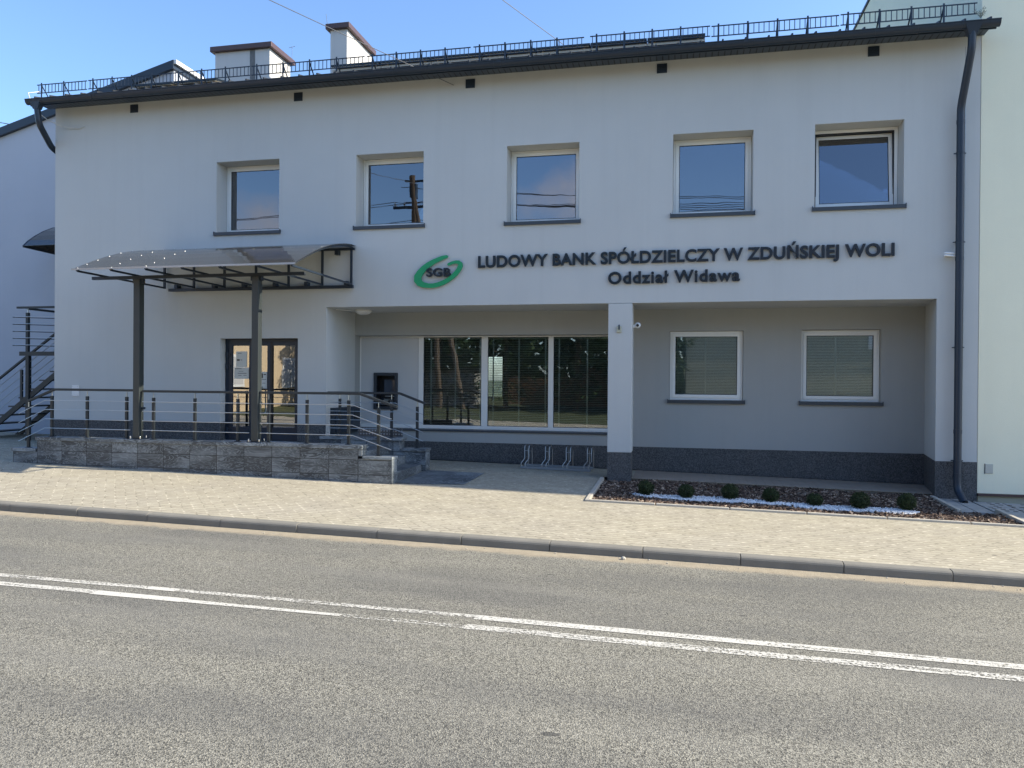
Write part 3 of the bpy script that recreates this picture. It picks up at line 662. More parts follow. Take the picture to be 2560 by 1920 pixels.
# solar panels on low frames
for k in range(9):
    x = (-11.0, -10.0)[k] if k < 2 else -6.66 + (k - 2) * 1.012
    if k < 2: x0_, x1_, zf_, yf = x, x + .94, 7.74, 13.75
    else: x0_, x1_, zf_, yf = x, x + 1.0, 7.865, 13.9
    m = MB(); zb = zf_ + .36; m.prismX([(yf, zf_), (yf + 1.6, zb), (yf + 1.6, zb + .035), (yf, zf_ + .035)], x0_, x1_); p = m.build('solar_panel', 'solar', roof)
    q = MB(); q.prismX([(yf + .02, zf_ - .012), (yf + 1.58, zb - .012), (yf + 1.58, zb - .002), (yf + .02, zf_ - .002)], x0_ + .02, x1_ - .02)
    q.box(x0_ + .1, x0_ + .14, yf + .1, yf + .14, 7.5, zf_); q.box(x1_ - .14, x1_ - .1, yf + .1, yf + .14, 7.5, zf_); q.box(x0_, x1_, yf + .08, yf + .13, zf_ - .07, zf_ - .03)
    q.build('panel_frame', 'solar_back', roof)
# chimneys
def chimney(x0, x1, y0, y1, zt):
    MBc = MB().box(x0, x1, y0, y1, 7.4, zt); c = MBc.build('chimney', 'white_wall', bank, bevel=.006)
    o = .085; MB().box(x0 - o, x1 + o, y0 - o, y1 + o, zt, zt + .12).build('chimney_cap', 'brownroof', c, bevel=.01); return c
c1 = chimney(-10.56, -9.17, 16.0, 16.95, 9.33)
stn = MB(); stn.face([(-9.66, 15.996, 8.2), (-9.52, 15.996, 8.2), (-9.54, 15.996, 9.32), (-9.67, 15.996, 9.32)]); 
MT['soot'] = simple('soot_stain', (0.17, 0.17, 0.165), .9, var=.5, nscale=14); stn.build('water_stain', 'soot', c1, recalc=False)
chimney(-7.68, -7.28, 16.0, 17.4, 9.60)
ae = MB(); ae.tube([(-7.75, 16.0, 9.7), (-7.79, 16.0, 9.98)], .006, 5); ae.tube([(-9.1, 16.9, 9.4), (-9.1, 16.9, 9.75)], .006, 5); ae.tube([(-9.18, 16.9, 9.72), (-9.02, 16.9, 9.74)], .005, 5); ae.build('lightning_rod', 'galv', bank)

# ------------------------------------------------------------------ lettering and logo
def mesh_of_text(s, bold, spacing):
    cu = bpy.data.curves.new('t', 'FONT'); cu.body = s; cu.offset = bold; cu.space_character = spacing; cu.extrude = 0.5; cu.resolution_u = 6
    ob = bpy.data.objects.new('t', cu); COL.objects.link(ob); dg = bpy.context.evaluated_depsgraph_get(); ev = ob.evaluated_get(dg)
    me = bpy.data.meshes.new_from_object(ev); COL.objects.unlink(ob); bpy.data.objects.remove(ob); return me
def lettering(s, x0, x1, zb0, zb1, cap, depth, y, parent, mat, spacing=1.05, bold=.030, cap_of='L'):
    chars = [c for c in s if c != ' ']; me = mesh_of_text(s.replace('Ó', 'O'), bold, spacing); bm = bmesh.new(); bm.from_mesh(me); bmesh.ops.remove_doubles(bm, verts=bm.verts, dist=1e-5); bm.verts.ensure_lookup_table()
    seen = set(); isl = []
    for v in bm.verts:
        if v.index in seen: continue
        st = [v]; seen.add(v.index); g = []
        while st:
            q = st.pop(); g.append(q)
            for e_ in q.link_edges:
                o = e_.other_vert(q)
                if o.index not in seen: seen.add(o.index); st.append(o)
        isl.append(g)
    rec = [[min(v.co.x for v in g), max(v.co.x for v in g), list(g)] for g in isl]; rec.sort(key=lambda r: r[0]); out = []
    for r in rec:
        if out and min(out[-1][1], r[1]) - max(out[-1][0], r[0]) > .5 * min(out[-1][1] - out[-1][0], r[1] - r[0]):
            out[-1][0] = min(out[-1][0], r[0]); out[-1][1] = max(out[-1][1], r[1]); out[-1][2] += r[2]
        else: out.append(r)
    mn = out[0][0]; mx = max(r[1] for r in out); capm = mesh_of_text(cap_of, bold, 1); ch = max(v.co.y for v in capm.vertices) - 0.0
    sx = (x1 - x0) / (mx - mn); sz = cap / ch
    ids = {}
    for k, r in enumerate(out):
        for v in r[2]: ids[v.index] = k
    faces = {}
    for f in bm.faces: faces.setdefault(ids[f.verts[0].index], []).append([v.co.copy() for v in f.verts])
    for k in sorted(faces):
        m = MB()
        for fc in faces[k]:
            pts = []
            for c in fc:
                X = x0 + (c.x - mn) * sx; t = (X - x0) / (x1 - x0); pts.append((X, y - depth * (c.z + .5), zb0 + (zb1 - zb0) * t + c.y * sz))
            m.face(pts)
        if len(faces) == len(chars) and chars[k] == 'Ó':       # acute accent over the O
            xc = x0 + ((out[k][0] + out[k][1]) / 2 - mn) * sx; zb = zb0 + (zb1 - zb0) * (xc - x0) / (x1 - x0) + cap * 1.07
            m.hexa([(xc - .018, y - depth, zb), (xc + .010, y - depth, zb), (xc + .010, y, zb), (xc - .018, y, zb), (xc + .012, y - depth, zb + .055), (xc + .052, y - depth, zb + .055), (xc + .052, y, zb + .055), (xc + .012, y, zb + .055)])
        m.build('letter', mat, parent, recalc='weld')
    bm.free()
s1 = thing('wall_lettering', 'long upper line of raised dark letters reading LUDOWY BANK SPÓŁDZIELCZY W ZDUŃSKIEJ WOLI', 'lettering', (0, 13.2, 3.8))
lettering('LUDOWY BANK SPÓŁDZIELCZY W ZDUŃSKIEJ WOLI', -3.475, 3.323, 3.782, 3.812, .20, .035, 13.188, s1, 'letter')
s2 = thing('wall_lettering', 'short lower line of raised dark letters reading Oddział Widawa', 'lettering', (-.1, 13.2, 3.45))
lettering('Oddział Widawa', -1.184, .977, 3.449, 3.462, .20, .035, 13.188, s2, 'letter', spacing=1.12)
lg = thing('wall_logo', 'green open oval swoosh ring around the dark letters SGB', 'logo', (-4.2, 13.2, 3.7))
def c5(px, py):
    X, Y = 1020 + px * 280 / 2212., 620 + py * 280 / 2212.; a = X - 1280; b = Y - 960
    v = -cz + cx * (a / 1923.) - cy * (b / 1923.); t = 13.15 / v.y; return (v.x * t, v.z * t + CH)
pts = [(760, 170, 30), (700, 183, 36), (600, 225, 43), (500, 272, 47), (400, 332, 52), (310, 405, 58), (235, 490, 64), (190, 570, 72), (190, 640, 76), (230, 695, 66), (300, 728, 54), (400, 744, 46), (500, 743, 45), (600, 720, 45), (700, 680, 44), (790, 630, 43), (870, 572, 44), (940, 505, 45), (1000, 425, 46), (1033, 355, 46), (1030, 310, 44), (1000, 282, 38), (940, 276, 31), (870, 292, 28), (800, 322, 26)]
ring = []
P2 = [Vector(p[:2]) for p in pts]
L_, R_ = [], []
for k in range(len(pts)):
    a = P2[max(0, k - 1)]; b = P2[min(len(P2) - 1, k + 1)]; d = (b - a).normalized(); n = Vector((-d.y, d.x)); L_.append(P2[k] + n * pts[k][2]); R_.append(P2[k] - n * pts[k][2])
def capend(c, a, b, out):
    v0 = a - c; res = []; ang0 = math.atan2(v0.y, v0.x); best = None
    for sgn in (1, -1):
        mid = c + Vector((math.cos(ang0 + sgn * math.pi / 2), math.sin(ang0 + sgn * math.pi / 2))) * v0.length
        if (mid - c).dot(out) > 0: best = sgn
    return [c + Vector((math.cos(ang0 + best * math.pi * t), math.sin(ang0 + best * math.pi * t))) * v0.length for t in (.2, .4, .6, .8)]
lgm = MB(); n_ = len(pts)
def strip(yf):
    return [[(*(c5(*p)[:1]), yf, c5(*p)[1]) for p in S] for S in (L_, R_)]
F, B = strip(13.15), strip(13.175)
for k in range(n_ - 1):
    lgm.face([F[0][k], F[0][k + 1], F[1][k + 1], F[1][k]])
    for S in (0, 1): lgm.face([F[S][k], F[S][k + 1], B[S][k + 1], B[S][k]])
for k, dr in ((0, P2[0] - P2[1]), (n_ - 1, P2[-1] - P2[-2])):
    cp = [L_[k]] + capend(P2[k], L_[k], R_[k], dr) + [R_[k]]
    f = [(c5(*p)[0], 13.15, c5(*p)[1]) for p in cp]; b = [(c5(*p)[0], 13.175, c5(*p)[1]) for p in cp]; lgm.face(f)
    for q in range(len(f) - 1): lgm.face([f[q], f[q + 1], b[q + 1], b[q]])
lgm.build('logo_ring', 'green', lg, recalc='weld')
lettering('SGB', -4.425, -3.972, 3.638, 3.636, .148, .045, 13.175, lg, 'letter', spacing=1.02, bold=.022, cap_of='B')

# ------------------------------------------------------------------ entrance terrace
ter = thing('entrance_terrace', 'raised entrance terrace clad in veined slate tiles with side steps, below the canopy', 'terrace', (-8, 12.3, .2))
TF = 11.40; FLO = .60
w = MB(); w.box(-10.96, -4.952, TF, TF + .22, -.1, .683); w.box(-11.46, -10.96, TF + .001, TF + .22, -.1, .478); w.box(-4.952, -4.392, TF + .001, TF + .22, -.1, .527)
w.build('front_wall_tiles', 'slate', ter)
MB().box(-4.3915, -4.383, TF + .004, TF + .218, -.1, .527).build('end_tile', 'coping', ter)
for a, b, z, zz in ((-10.985, -4.88, .685, .742), (-11.48, -10.99, .480, .540), (-4.875, -4.375, .529, .572)): MB().box(a, b, TF - .018, TF + .245, z, zz).build('coping', 'coping', ter, bevel=.004)
cj = MB()
for k in range(13): x = -10.96 + .5 * k; cj.box(x - .002, x + .002, TF - .0185, TF + .2455, .684, .7425)
cj.build('coping_joint', 'black', ter)
MB().box(-10.9, -5.02, TF + .22, 13.19, .3, FLO).build('terrace_floor', 'step', ter)
MB().box(-6.36, -5.42, 13.18, 14.73, .3, .74).build('upper_platform', 'step', ter)
for a_, b_, c_, d_ in ((-5.02, -4.72, 12.93, .45), (-4.72, -4.42, 12.93, .30), (-11.15, -10.9, 13.19, .50), (-11.4, -11.15, 13.19, .40)): MB().box(a_, b_, TF + .22, c_, -.1, d_).build('step', 'step', ter, bevel=.005)
bw = MB(); bw.box(-6.36, -4.83, 12.93, 13.17, -.1, .70); bw.box(-4.83, -4.35, 12.931, 13.169, -.1, .53); bw.build('rear_wall_tiles', 'slate', ter)
MB().box(-6.36, -4.79, 12.905, 13.19, .702, .752).build('coping', 'coping', ter, bevel=.004); MB().box(-4.785, -4.33, 12.905, 13.19, .532, .572).build('coping', 'coping', ter, bevel=.004); MB().box(-4.3495, -4.342, 12.935, 13.165, -.1, .531).build('end_tile', 'coping', ter)
MB().box(-5.73, -4.87, 13.195, 13.205, .753, .905).build('chequer_plate', 'chequer', ter)
MB().box(-4.951, -4.893, TF + .004, TF + .218, .573, .684).build('end_tile', 'coping', ter)
lp = MB(); lp.hexa([(-4.38, 11.45, gz(-4.38, 11.45) + .004), (-3.3, 11.75, gz(-3.3, 11.75) + .004), (-3.3, 13.05, gz(-3.3, 13.05) + .004), (-4.38, 13.05, gz(-4.38, 13.05) + .004)] + [(x, y, gz(x, y) + .010) for x, y in ((-4.38, 11.45), (-3.3, 11.75), (-3.3, 13.05), (-4.38, 13.05))])
lp.build('landing_slab', 'step', ter)

# railings ----------------------------------------------------------
def railing(label, y, top, posts, rodrun, ry, names=None):
    xs = [p[0] for p in top]; root = thing('railing', label, 'railing', (sum(xs) / len(xs), y, .7), 'dark handrails with thin steel rods around the terrace')
    m = MB()
    for a, b in zip(top, top[1:]): m.bar((a[0], y, a[1]), (b[0], y, b[1]), .05, .041)
    m.build('handrail', 'rail', root, bevel=.006)
    for x, zb, zt in posts:
        q = MB(); q.box(x - .023, x + .023, y - .02, y + .02, zb, zt - .10); q.box(x - .045, x + .045, y - .04, y + .04, zb, zb + .008)
        q.build('post', 'rail', root, bevel=.004)
        g = MB(); g.tube([(x, y, zt - .1), (x, y, zt - .015)], .009, 8); g.build('post_pin', 'steel', root, smooth=True)
    for run in rodrun:
        g = MB(); g.tube([(x, ry, z) for x, z in run], .0065, 8)
        for x, zb, zt in posts:
            for (xa, za), (xb, zb2) in zip(run, run[1:]):
                if xa <= x <= xb: z = za + (zb2 - za) * (x - xa) / (xb - xa); g.tube([(x - .012, ry, z), (x + .012, ry, z)], .011, 8); g.box(x - .004, x + .004, ry, y - .018, z - .004, z + .004)
        g.tube([(run[0][0] - .004, ry, run[0][1]), (run[0][0] + .006, ry, run[0][1])], .009, 8); g.build('rod', 'steel', root, smooth=True)
    return root
RYF, RR = 11.5, 11.462; RZ = (1.381, 1.22, 1.056, .895); C0 = .742
railing('handrail at the far left end of the terrace, sloping down at its outer end', RYF, [(-11.25, 1.36), (-10.70, 1.572), (-9.10, 1.572)], [(-11.235, .54, 1.36), (-10.75, C0, 1.56), (-10.03, C0, 1.56), (-9.245, C0, 1.56)],
        [[(-11.40, z - .24), (-10.86, z), (-9.14, z)] for z in RZ], RR)
railing('straight middle handrail between the two canopy posts', RYF, [(-8.93, 1.560), (-6.86, 1.560)], [(-8.72, C0, 1.55), (-7.93, C0, 1.55), (-7.13, C0, 1.55)], [[(-8.90, z), (-6.90, z)] for z in RZ], RR)
railing('handrail from the right canopy post, bending down beside the steps', RYF, [(-6.73, 1.560), (-4.98, 1.560), (-4.34, 1.355)], [(-6.57, C0, 1.55), (-5.885, C0, 1.55), (-5.161, C0, 1.55), (-4.65, .572, 1.44)], [[(-6.70, z), (-5.08, z), (-4.42, z - .215)] for z in RZ], RR)
railing('rear handrail in front of the cash machine, bending down past the window', 13.05, [(-6.27, 1.545), (-4.88, 1.545), (-4.39, 1.365)], [(-6.03, .752, 1.535), (-5.03, .752, 1.535), (-4.545, .572, 1.41)], [[(-6.2, z), (-4.95, z), (-4.42, z - .20)] for z in (1.37, 1.21, 1.055, .90)], 13.01)

# ------------------------------------------------------------------ canopy
can = thing('entrance_canopy', 'arched bronze polycarbonate canopy on two dark steel posts over the glass door', 'canopy', (-7.8, 11.5, .75))
PROF = [(10.90, 3.545), (11.10, 3.635), (11.35, 3.745), (11.62, 3.855), (11.90, 3.955), (12.20, 4.045), (12.50, 4.115), (12.78, 4.165), (13.0, 4.190), (13.19, 4.195)]
def panel(x0, x1, dz):
    m = MB()
    for (ya, za), (yb, zb) in zip(PROF, PROF[1:]):
        m.hexa([(x0, ya, za + dz), (x1, ya, za + dz), (x1, yb, zb + dz), (x0, yb, zb + dz), (x0, ya, za + dz + .006), (x1, ya, za + dz + .006), (x1, yb, zb + dz + .006), (x0, yb, zb + dz + .006)])
    b = bmesh.new(); o = m.build('roof_sheet', 'poly', can, recalc='weld')
    b.from_mesh(o.data)
    bad = [f for f in b.faces if all(len(e_.link_faces) > 2 for e_ in f.edges if abs(e_.verts[0].co.x - e_.verts[1].co.x) > .1) and abs(f.normal.z) < .2 and abs(f.normal.x) < .1 and len([e_ for e_ in f.edges if len(e_.link_faces) > 2]) >= 2]
    bmesh.ops.delete(b, geom=bad, context='FACES'); b.to_mesh(o.data); b.free()
    for p in o.data.polygons: p.use_smooth = False
    return o
panel(-9.80, -7.74, 0.03); panel(-7.80, -5.80, 0.038)
for a, b in ((-9.84, -7.82), (-7.86, -5.80)):
    pass
sw = MB(); RX = [-9.731, -9.092, -8.441, -7.78, -7.11, -6.433, -5.861]
for x in RX:
    for (ya, za) in PROF[:-1]: sw.sphere((x, ya + .03, za + .048), .0085, 6, 4)
for k in range(26):
    x = -9.75 + k * .157
    if k % 2: sw.sphere((x, 10.95, 3.592), .006, 6, 4)
sw.build('roof_screw', 'galv', can)
eb = MB(); eb.bar((-9.82, 10.89, 3.572), (-5.79, 10.89, 3.572), .012, .03); eb.build('edge_trim', 'galv', can)
for x in RX:
    a = MB()
    for (ya, za), (yb, zb) in zip(PROF, PROF[1:]): a.bar((x, ya, za + .010), (x, yb, zb + .010), .028, .028)
    a.bar((x, 10.92, 3.545), (x, 13.13, 3.53), .028, .03); a.build('rafter', 'anthra', can)
    MB().box(x - .017, x + .017, 13.11, 13.15, 3.515, 4.17).build('wall_upright', 'anthra', can)
MB().box(-9.63, -5.82, 13.105, 13.155, 3.455, 3.510).build('wall_rail', 'anthra', can)
MB().box(-9.63, -5.80, 13.11, 13.16, 4.150, 4.190).build('wall_rail', 'anthra', can)
for x in (-9.456, -8.653, -8.025, -7.38, -6.742, -5.952): MB().box(x - .03, x + .03, 13.08, 13.2, 3.512, 3.585).build('wall_bracket', 'anthra', can)
MB().box(-6.18, -6.11, 13.1, 13.2, 4.07, 4.15).build('wall_bracket', 'anthra', can)
bm_ = MB(); bm_.box(-9.93, -5.94, 11.47, 11.53, 3.475, 3.528); bm_.build('cross_beam', 'anthra', can)
MB().box(-5.9395, -5.936, 11.475, 11.525, 3.48, 3.523).build('beam_end_cap', 'galv', can)
for x in (-9.02, -6.795):
    p = MB(); p.box(x - .062, x + .062, RYF - .06, RYF + .06, C0 + .012, 3.47); q = p.build('canopy_post', 'postm', can, bevel=.008)
    pb = MB(); pb.box(x - .12, x + .12, RYF - .10, RYF + .11, C0, C0 + .012); pb.box(x - .10, x + .10, RYF - .03, RYF + .03, 3.40, 3.474); pb.build('post_plate', 'anthra', q)
    for sx_ in (-.095, .095):
        for sy_ in (-.07, .08): bo = MB(); bo.tube([(x + sx_, RYF + sy_, C0), (x + sx_, RYF + sy_, C0 + .045)], .012, 6); bo.sphere((x + sx_, RYF + sy_, C0 + .045), .012, 6, 4); bo.build('anchor_bolt', 'steel', q)

# ------------------------------------------------------------------ wall fittings
atm = thing('cash_machine', 'dark built-in cash machine set in the white panel beside the shopfront panes', 'cash machine', (-5.81, 14.74, 1.18))
a = MB(); frame_ring(a, ATM[0], ATM[1], ATM[2], ATM[3], .062, SY_ - .03, SY_ + .03); a.build('surround', 'cabinet', atm, bevel=.006)
a = MB(); x0, x1, zz0, zz1 = ATM[0] + .06, ATM[1] - .06, ATM[2] + .06, ATM[3] - .06
a.face([(x0, SY_, zz0), (x0, SY_, zz1), (x0, SY_ + .22, zz1), (x0, SY_ + .22, zz0)]); a.face([(x1, SY_, zz0), (x1, SY_, zz1), (x1, SY_ + .22, zz1), (x1, SY_ + .22, zz0)])
a.face([(x0, SY_, zz1), (x1, SY_, zz1), (x1, SY_ + .22, zz1), (x0, SY_ + .22, zz1)]); a.face([(x0, SY_ + .22, zz0), (x1, SY_ + .22, zz0), (x1, SY_ + .22, zz1), (x0, SY_ + .22, zz1)]); a.face([(x0, SY_, zz0), (x1, SY_, zz0), (x1, SY_ + .22, zz0 + .03), (x0, SY_ + .22, zz0 + .03)])
a.build('niche', 'black', atm, recalc=False)
MB().box(x0 + .10, x1 - .015, SY_ + .16, SY_ + .18, 1.52, 1.79).build('screen', 'screen', atm)
MB().hexa([(x0 + .03, SY_ + .02, 1.27), (x1 - .03, SY_ + .02, 1.27), (x1 - .03, SY_ + .2, 1.27), (x0 + .03, SY_ + .2, 1.27), (x0 + .03, SY_ + .04, 1.33), (x1 - .03, SY_ + .04, 1.33), (x1 - .03, SY_ + .2, 1.40), (x0 + .03, SY_ + .2, 1.40)]).build('keypad_shelf', 'cabinet', atm)
kp = MB()
for i in range(4):
    for j in range(4): kp.box(-5.9 + i * .03, -5.88 + i * .03, SY_ + .06 + j * .03, SY_ + .08 + j * .03, 1.34 + j * .012, 1.355 + j * .013)
kp.build('keypad', 'galv', atm)
MB().box(x0 + .1, x1 - .08, SY_ + .2, SY_ + .215, 1.44, 1.455).build('cash_slot', 'galv', atm)
cab = thing('metal_cabinet', 'dark grey metal cabinet on the side wall behind the railing', 'cabinet', (-6.34, 13.9, .75))
MB().box(-6.378, -6.30, 13.38, 14.60, .755, 1.25).build('cabinet_body', 'cabinet', cab, bevel=.006)
MB().box(-6.302, -6.288, 13.42, 14.22, .79, 1.22).build('cabinet_door', 'anthra', cab, bevel=.004)
MB().box(-6.302, -6.292, 14.30, 14.54, .98, 1.19).build('cabinet_window', 'black', cab)
cl = thing('ceiling_lamp', 'round white opal lamp under the recess ceiling above the cash machine', 'lamp', (-5.95, 13.9, 3.12))
MB().tube([(-5.95, 13.9, 3.121), (-5.95, 13.9, 3.095)], .165, 24).build('lamp_base', 'pvc', cl, smooth=True)
MB().sphere((-5.95, 13.9, 3.095), .15, 24, 10, .42).build('lamp_shade', 'white', cl, smooth=True)
MB().tube([(-6.38, 13.6, 3.112), (-6.1, 13.85, 3.112)], .008, 6).build('lamp_cable', 'pvc', cl)
wlp = thing('wall_lamp', 'small white twin-tube lamp on the wall just left of the downpipe', 'lamp', (4.1, 13.1, 3.79))
MB().box(4.05, 4.19, 13.12, 13.2, 3.775, 3.80).build('lamp_bracket', 'white', wlp)
for dz in (0.014, -0.014):
    MB().tube([(3.99, 13.02, 3.788 + dz * 1.15), (4.02, 13.03, 3.792 + dz * 1.3), (4.06, 13.05, 3.791 + dz * 1.4), (4.21, 13.10, 3.783 + dz * 1.4)], [.004, .013, .014, .013], 10).build('lamp_tube', 'white', wlp, smooth=True)
al = thing('alarm_sensor', 'small yellowed sensor box with a dark slot on the pillar', 'sensor', (-.995, 13.2, 2.68))
MB().box(-1.033, -.953, 13.165, 13.2, 2.62, 2.73).build('sensor_body', 'yellowed', al, bevel=.008)
MB().box(-1.003, -.980, 13.155, 13.168, 2.665, 2.752).build('sensor_slot', 'anthra', al, bevel=.004)
cm = thing('security_camera', 'round grey-white camera on the right side of the pillar', 'camera', (-.72, 13.4, 2.75))
MB().sphere((-.69, 13.40, 2.755), .052, 14, 10).build('camera_housing', 'white', cm, smooth=True)
MB().box(-.772, -.73, 13.36, 13.42, 2.715, 2.765).build('camera_mount', 'white', cm, bevel=.005)
MB().tube([(-.69, 13.352, 2.752), (-.69, 13.342, 2.75)], .024, 14).build('camera_lens', 'black', cm)
pq_ = thing('wall_plaque', 'small white plaque on the grey wall above the left end of the handrail', 'plaque', (-11.78, 13.19, 1.52))
MB().box(-11.865, -11.703, 13.185, 13.2, 1.407, 1.631).build('plaque_plate', 'white', pq_, bevel=.003)
sc = MB()
for x in (-11.845, -11.723):
    for z in (1.427, 1.611): sc.sphere((x, 13.184, z), .006, 6, 4)
sc.build('plaque_screw', 'galv', pq_)
bk = thing('doorbell_knob', 'dark round knob on the left canopy post above the railing', 'knob', (-8.93, 11.5, 1.26))
MB().tube([(-8.958, 11.5, 1.27), (-8.91, 11.5, 1.27)], .012, 8).build('knob_stem', 'anthra', bk); MB().sphere((-8.90, 11.5, 1.27), .022, 8, 6).build('knob_head', 'anthra', bk, smooth=True)
lc = MB().tube([(-12.42, 12.95, 7.45), (-12.38, 12.62, 7.30), (-12.31, 12.66, 7.02), (-12.20, 12.9, 6.86), (-12.05, 13.1, 6.79), (-11.85, 13.15, 6.765), (-11.72, 13.17, 6.745), (-11.62, 13.19, 6.78), (-11.60, 13.2, 6.78)], .009, 6).build('loose_cable', 'cablew', None, smooth=True)
tag(lc, 'pale loose cable drooping from the left end of the gutter to the wall', 'cable')

# ------------------------------------------------------------------ bike rack
rk = thing('bike_rack', 'low galvanised bicycle rack with four wheel slots against the dark plinth', 'bike rack', (-2.2, 14.1, .15))
def rg(x, y): return gz(x, y) + .004
for y in (13.90, 14.25):
    m = MB(); m.hexa([(x, yy, rg(x, yy) + dz) for dz in (0, .042) for x, yy in ((-2.84, y), (-1.54, y), (-1.54, y + .045), (-2.84, y + .045))]); m.build('base_rail', 'rackrail', rk, bevel=.004)
for k in range(4):
    xb = -2.775 + k * .388
    for dx in (0, .078):
        x = xb + dx; z = rg(x, 14) + .02
        MB().tube([(x - .04, 13.94, z), (x - .055, 13.93, z + .045), (x - .05, 13.94, z + .085), (x - .02, 13.97, z + .125), (x, 14.0, z + .16), (x, 14.0, z + .33), (x + .001, 14.02, z + .385), (x + .004, 14.10, z + .405), (x + .008, 14.22, z + .385), (x + .010, 14.27, z + .33), (x + .012, 14.28, z)], .0085, 8).build('wheel_hoop', 'galv', rk, smooth=True)
    MB().tube([(xb, 14.0, rg(xb, 14) + .32), (xb + .078, 14.0, rg(xb, 14) + .32)], .005, 6).build('hoop_tie', 'galv', rk)

# ------------------------------------------------------------------ garden bed
def bz(x, y): return -0.0195 * x + 0.02 * (y - KY) - .035 + .01 * math.sin(x * 3.1 + y * 2)
sb = MB(); nx, ny = 40, 18
for i in range(nx):
    for j in range(ny):
        a, b = -1.27 + 7.3 * i / nx, -1.27 + 7.3 * (i + 1) / nx; c, d = 10.95 + 2.5 * j / ny, 10.95 + 2.5 * (j + 1) / ny
        sb.face([(a, c, bz(a, c) - .012), (b, c, bz(b, c) - .012), (b, d, bz(b, d) - .012), (a, d, bz(a, d) - .012)])
struct(sb.build('garden_soil', 'soil', recalc='weld'))
def inbed(x, y):
    if x < -1.2 or y < 11.0: return False
    if y > 13.40 or (x > 3.86 and y > 11.98): return False
    if -1.2 < x < -.75 and y > 13.17: return False
    if x > 4.42 + (12.16 - y) * .05 : return False
    return True
def gravel_in(x, y):
    yc = 11.86 - (x + .7) * .05; wd = .19 + .02 * math.sin(x * 4) + .012 * math.sin(x * 11)
    if x < -.72 or x > 3.36: return False
    if x < -.5: wd *= max(.1, (x + .72) / .22)
    if x > 3.15: wd *= max(.1, (3.36 - x) / .21)
    return abs(y - yc) < wd
bkm = MB(); cnt = 0
while cnt < 15000:
    x = random.uniform(-1.22, 5.0); y = random.uniform(10.98, 13.42)
    if not inbed(x, y): continue
    if gravel_in(x, y) and random.random() < .98: continue
    L = random.uniform(.018, .048); wd = random.uniform(.008, .02); th = random.uniform(.003, .008); an = random.uniform(0, math.pi); ti = random.gauss(0, .35); ro = random.gauss(0, .4)
    M = Matrix.Translation((x, y, bz(x, y) + random.uniform(-.006, .022))) @ Matrix.Rotation(an, 4, 'Z') @ Matrix.Rotation(ti, 4, 'Y') @ Matrix.Rotation(ro, 4, 'X')
    c = [M @ Vector((sx_ * L * f, sy_ * wd * f, sz_ * th)) for sz_ in (-1, 1) for sx_, sy_, f in ((-1, -.7, 1), (1, -1, random.uniform(.7, 1)), (.8, 1, 1), (-1, 1, random.uniform(.6, 1)))]
    bkm.hexa(c); cnt += 1
tag(bkm.build('bark_mulch', 'bark', recalc=False), 'brown bark mulch covering the garden bed in front of the right recess', 'mulch', kind='stuff')
gm = MB(); cnt = 0
while cnt < 6500:
    x = random.uniform(-.75, 3.4); y = random.uniform(11.3, 12.2)
    if not gravel_in(x, y): continue
    r = random.uniform(.007, .015); M = Matrix.Translation((x, y, bz(x, y) + random.uniform(.004, .03))) @ Matrix.Rotation(random.uniform(0, 6), 4, Vector((random.random(), random.random(), random.random() + .1)).normalized())
    i = len(gm.v); gm.v += [tuple(M @ Vector(p)) for p in ((r, 0, 0), (-r * .9, 0, 0), (0, r * .8, 0), (0, -r, 0), (0, 0, r * .7), (0, 0, -r * .8))]
    gm.f += [tuple(i + k for k in q) for q in ((0, 2, 4), (2, 1, 4), (1, 3, 4), (3, 0, 4), (2, 0, 5), (1, 2, 5), (3, 1, 5), (0, 3, 5))]; cnt += 1
tag(gm.build('white_gravel', 'gravel', recalc=False), 'narrow strip of white gravel running between the round shrubs', 'gravel', kind='stuff')
SHR = [(-0.471, 11.880, 'first small round box shrub from the left, nearest the pillar, on the gravel'), (0.132, 11.850, 'second small round box shrub from the left on the gravel strip'), (0.766, 11.880, 'third small round box shrub from the left on the gravel strip'),
       (1.340, 11.850, 'middle one of the seven small round box shrubs on the gravel'), (1.948, 11.830, 'fifth small round box shrub from the left, slightly smaller than its right neighbour'), (2.544, 11.750, 'sixth and fullest small round box shrub, second from the right end'), (3.164, 11.780, 'rightmost small round box shrub at the right tip of the gravel')]
def leafball(r, n, sz=1.0, leaf=.011):
    m = MB()
    for _ in range(n):
        t = Vector((random.gauss(0, 1), random.gauss(0, 1), random.gauss(0, 1))).normalized(); rr = r * (random.uniform(.55, 1.0) ** .5) * (1 + .10 * math.sin(t.x * 7 + t.z * 5) * math.cos(t.y * 6))
        if random.random() < .16: rr *= random.uniform(1.03, 1.22)
        p = t * rr; p.z *= sz; u = Vector((random.gauss(0, 1), random.gauss(0, 1), random.gauss(0, 1))).normalized(); v = u.cross(t).normalized(); l = leaf * random.uniform(.7, 1.3)
        m.face([p - u * l, p + v * l * .5, p + u * l, p - v * l * .5])
    return m
shp = None
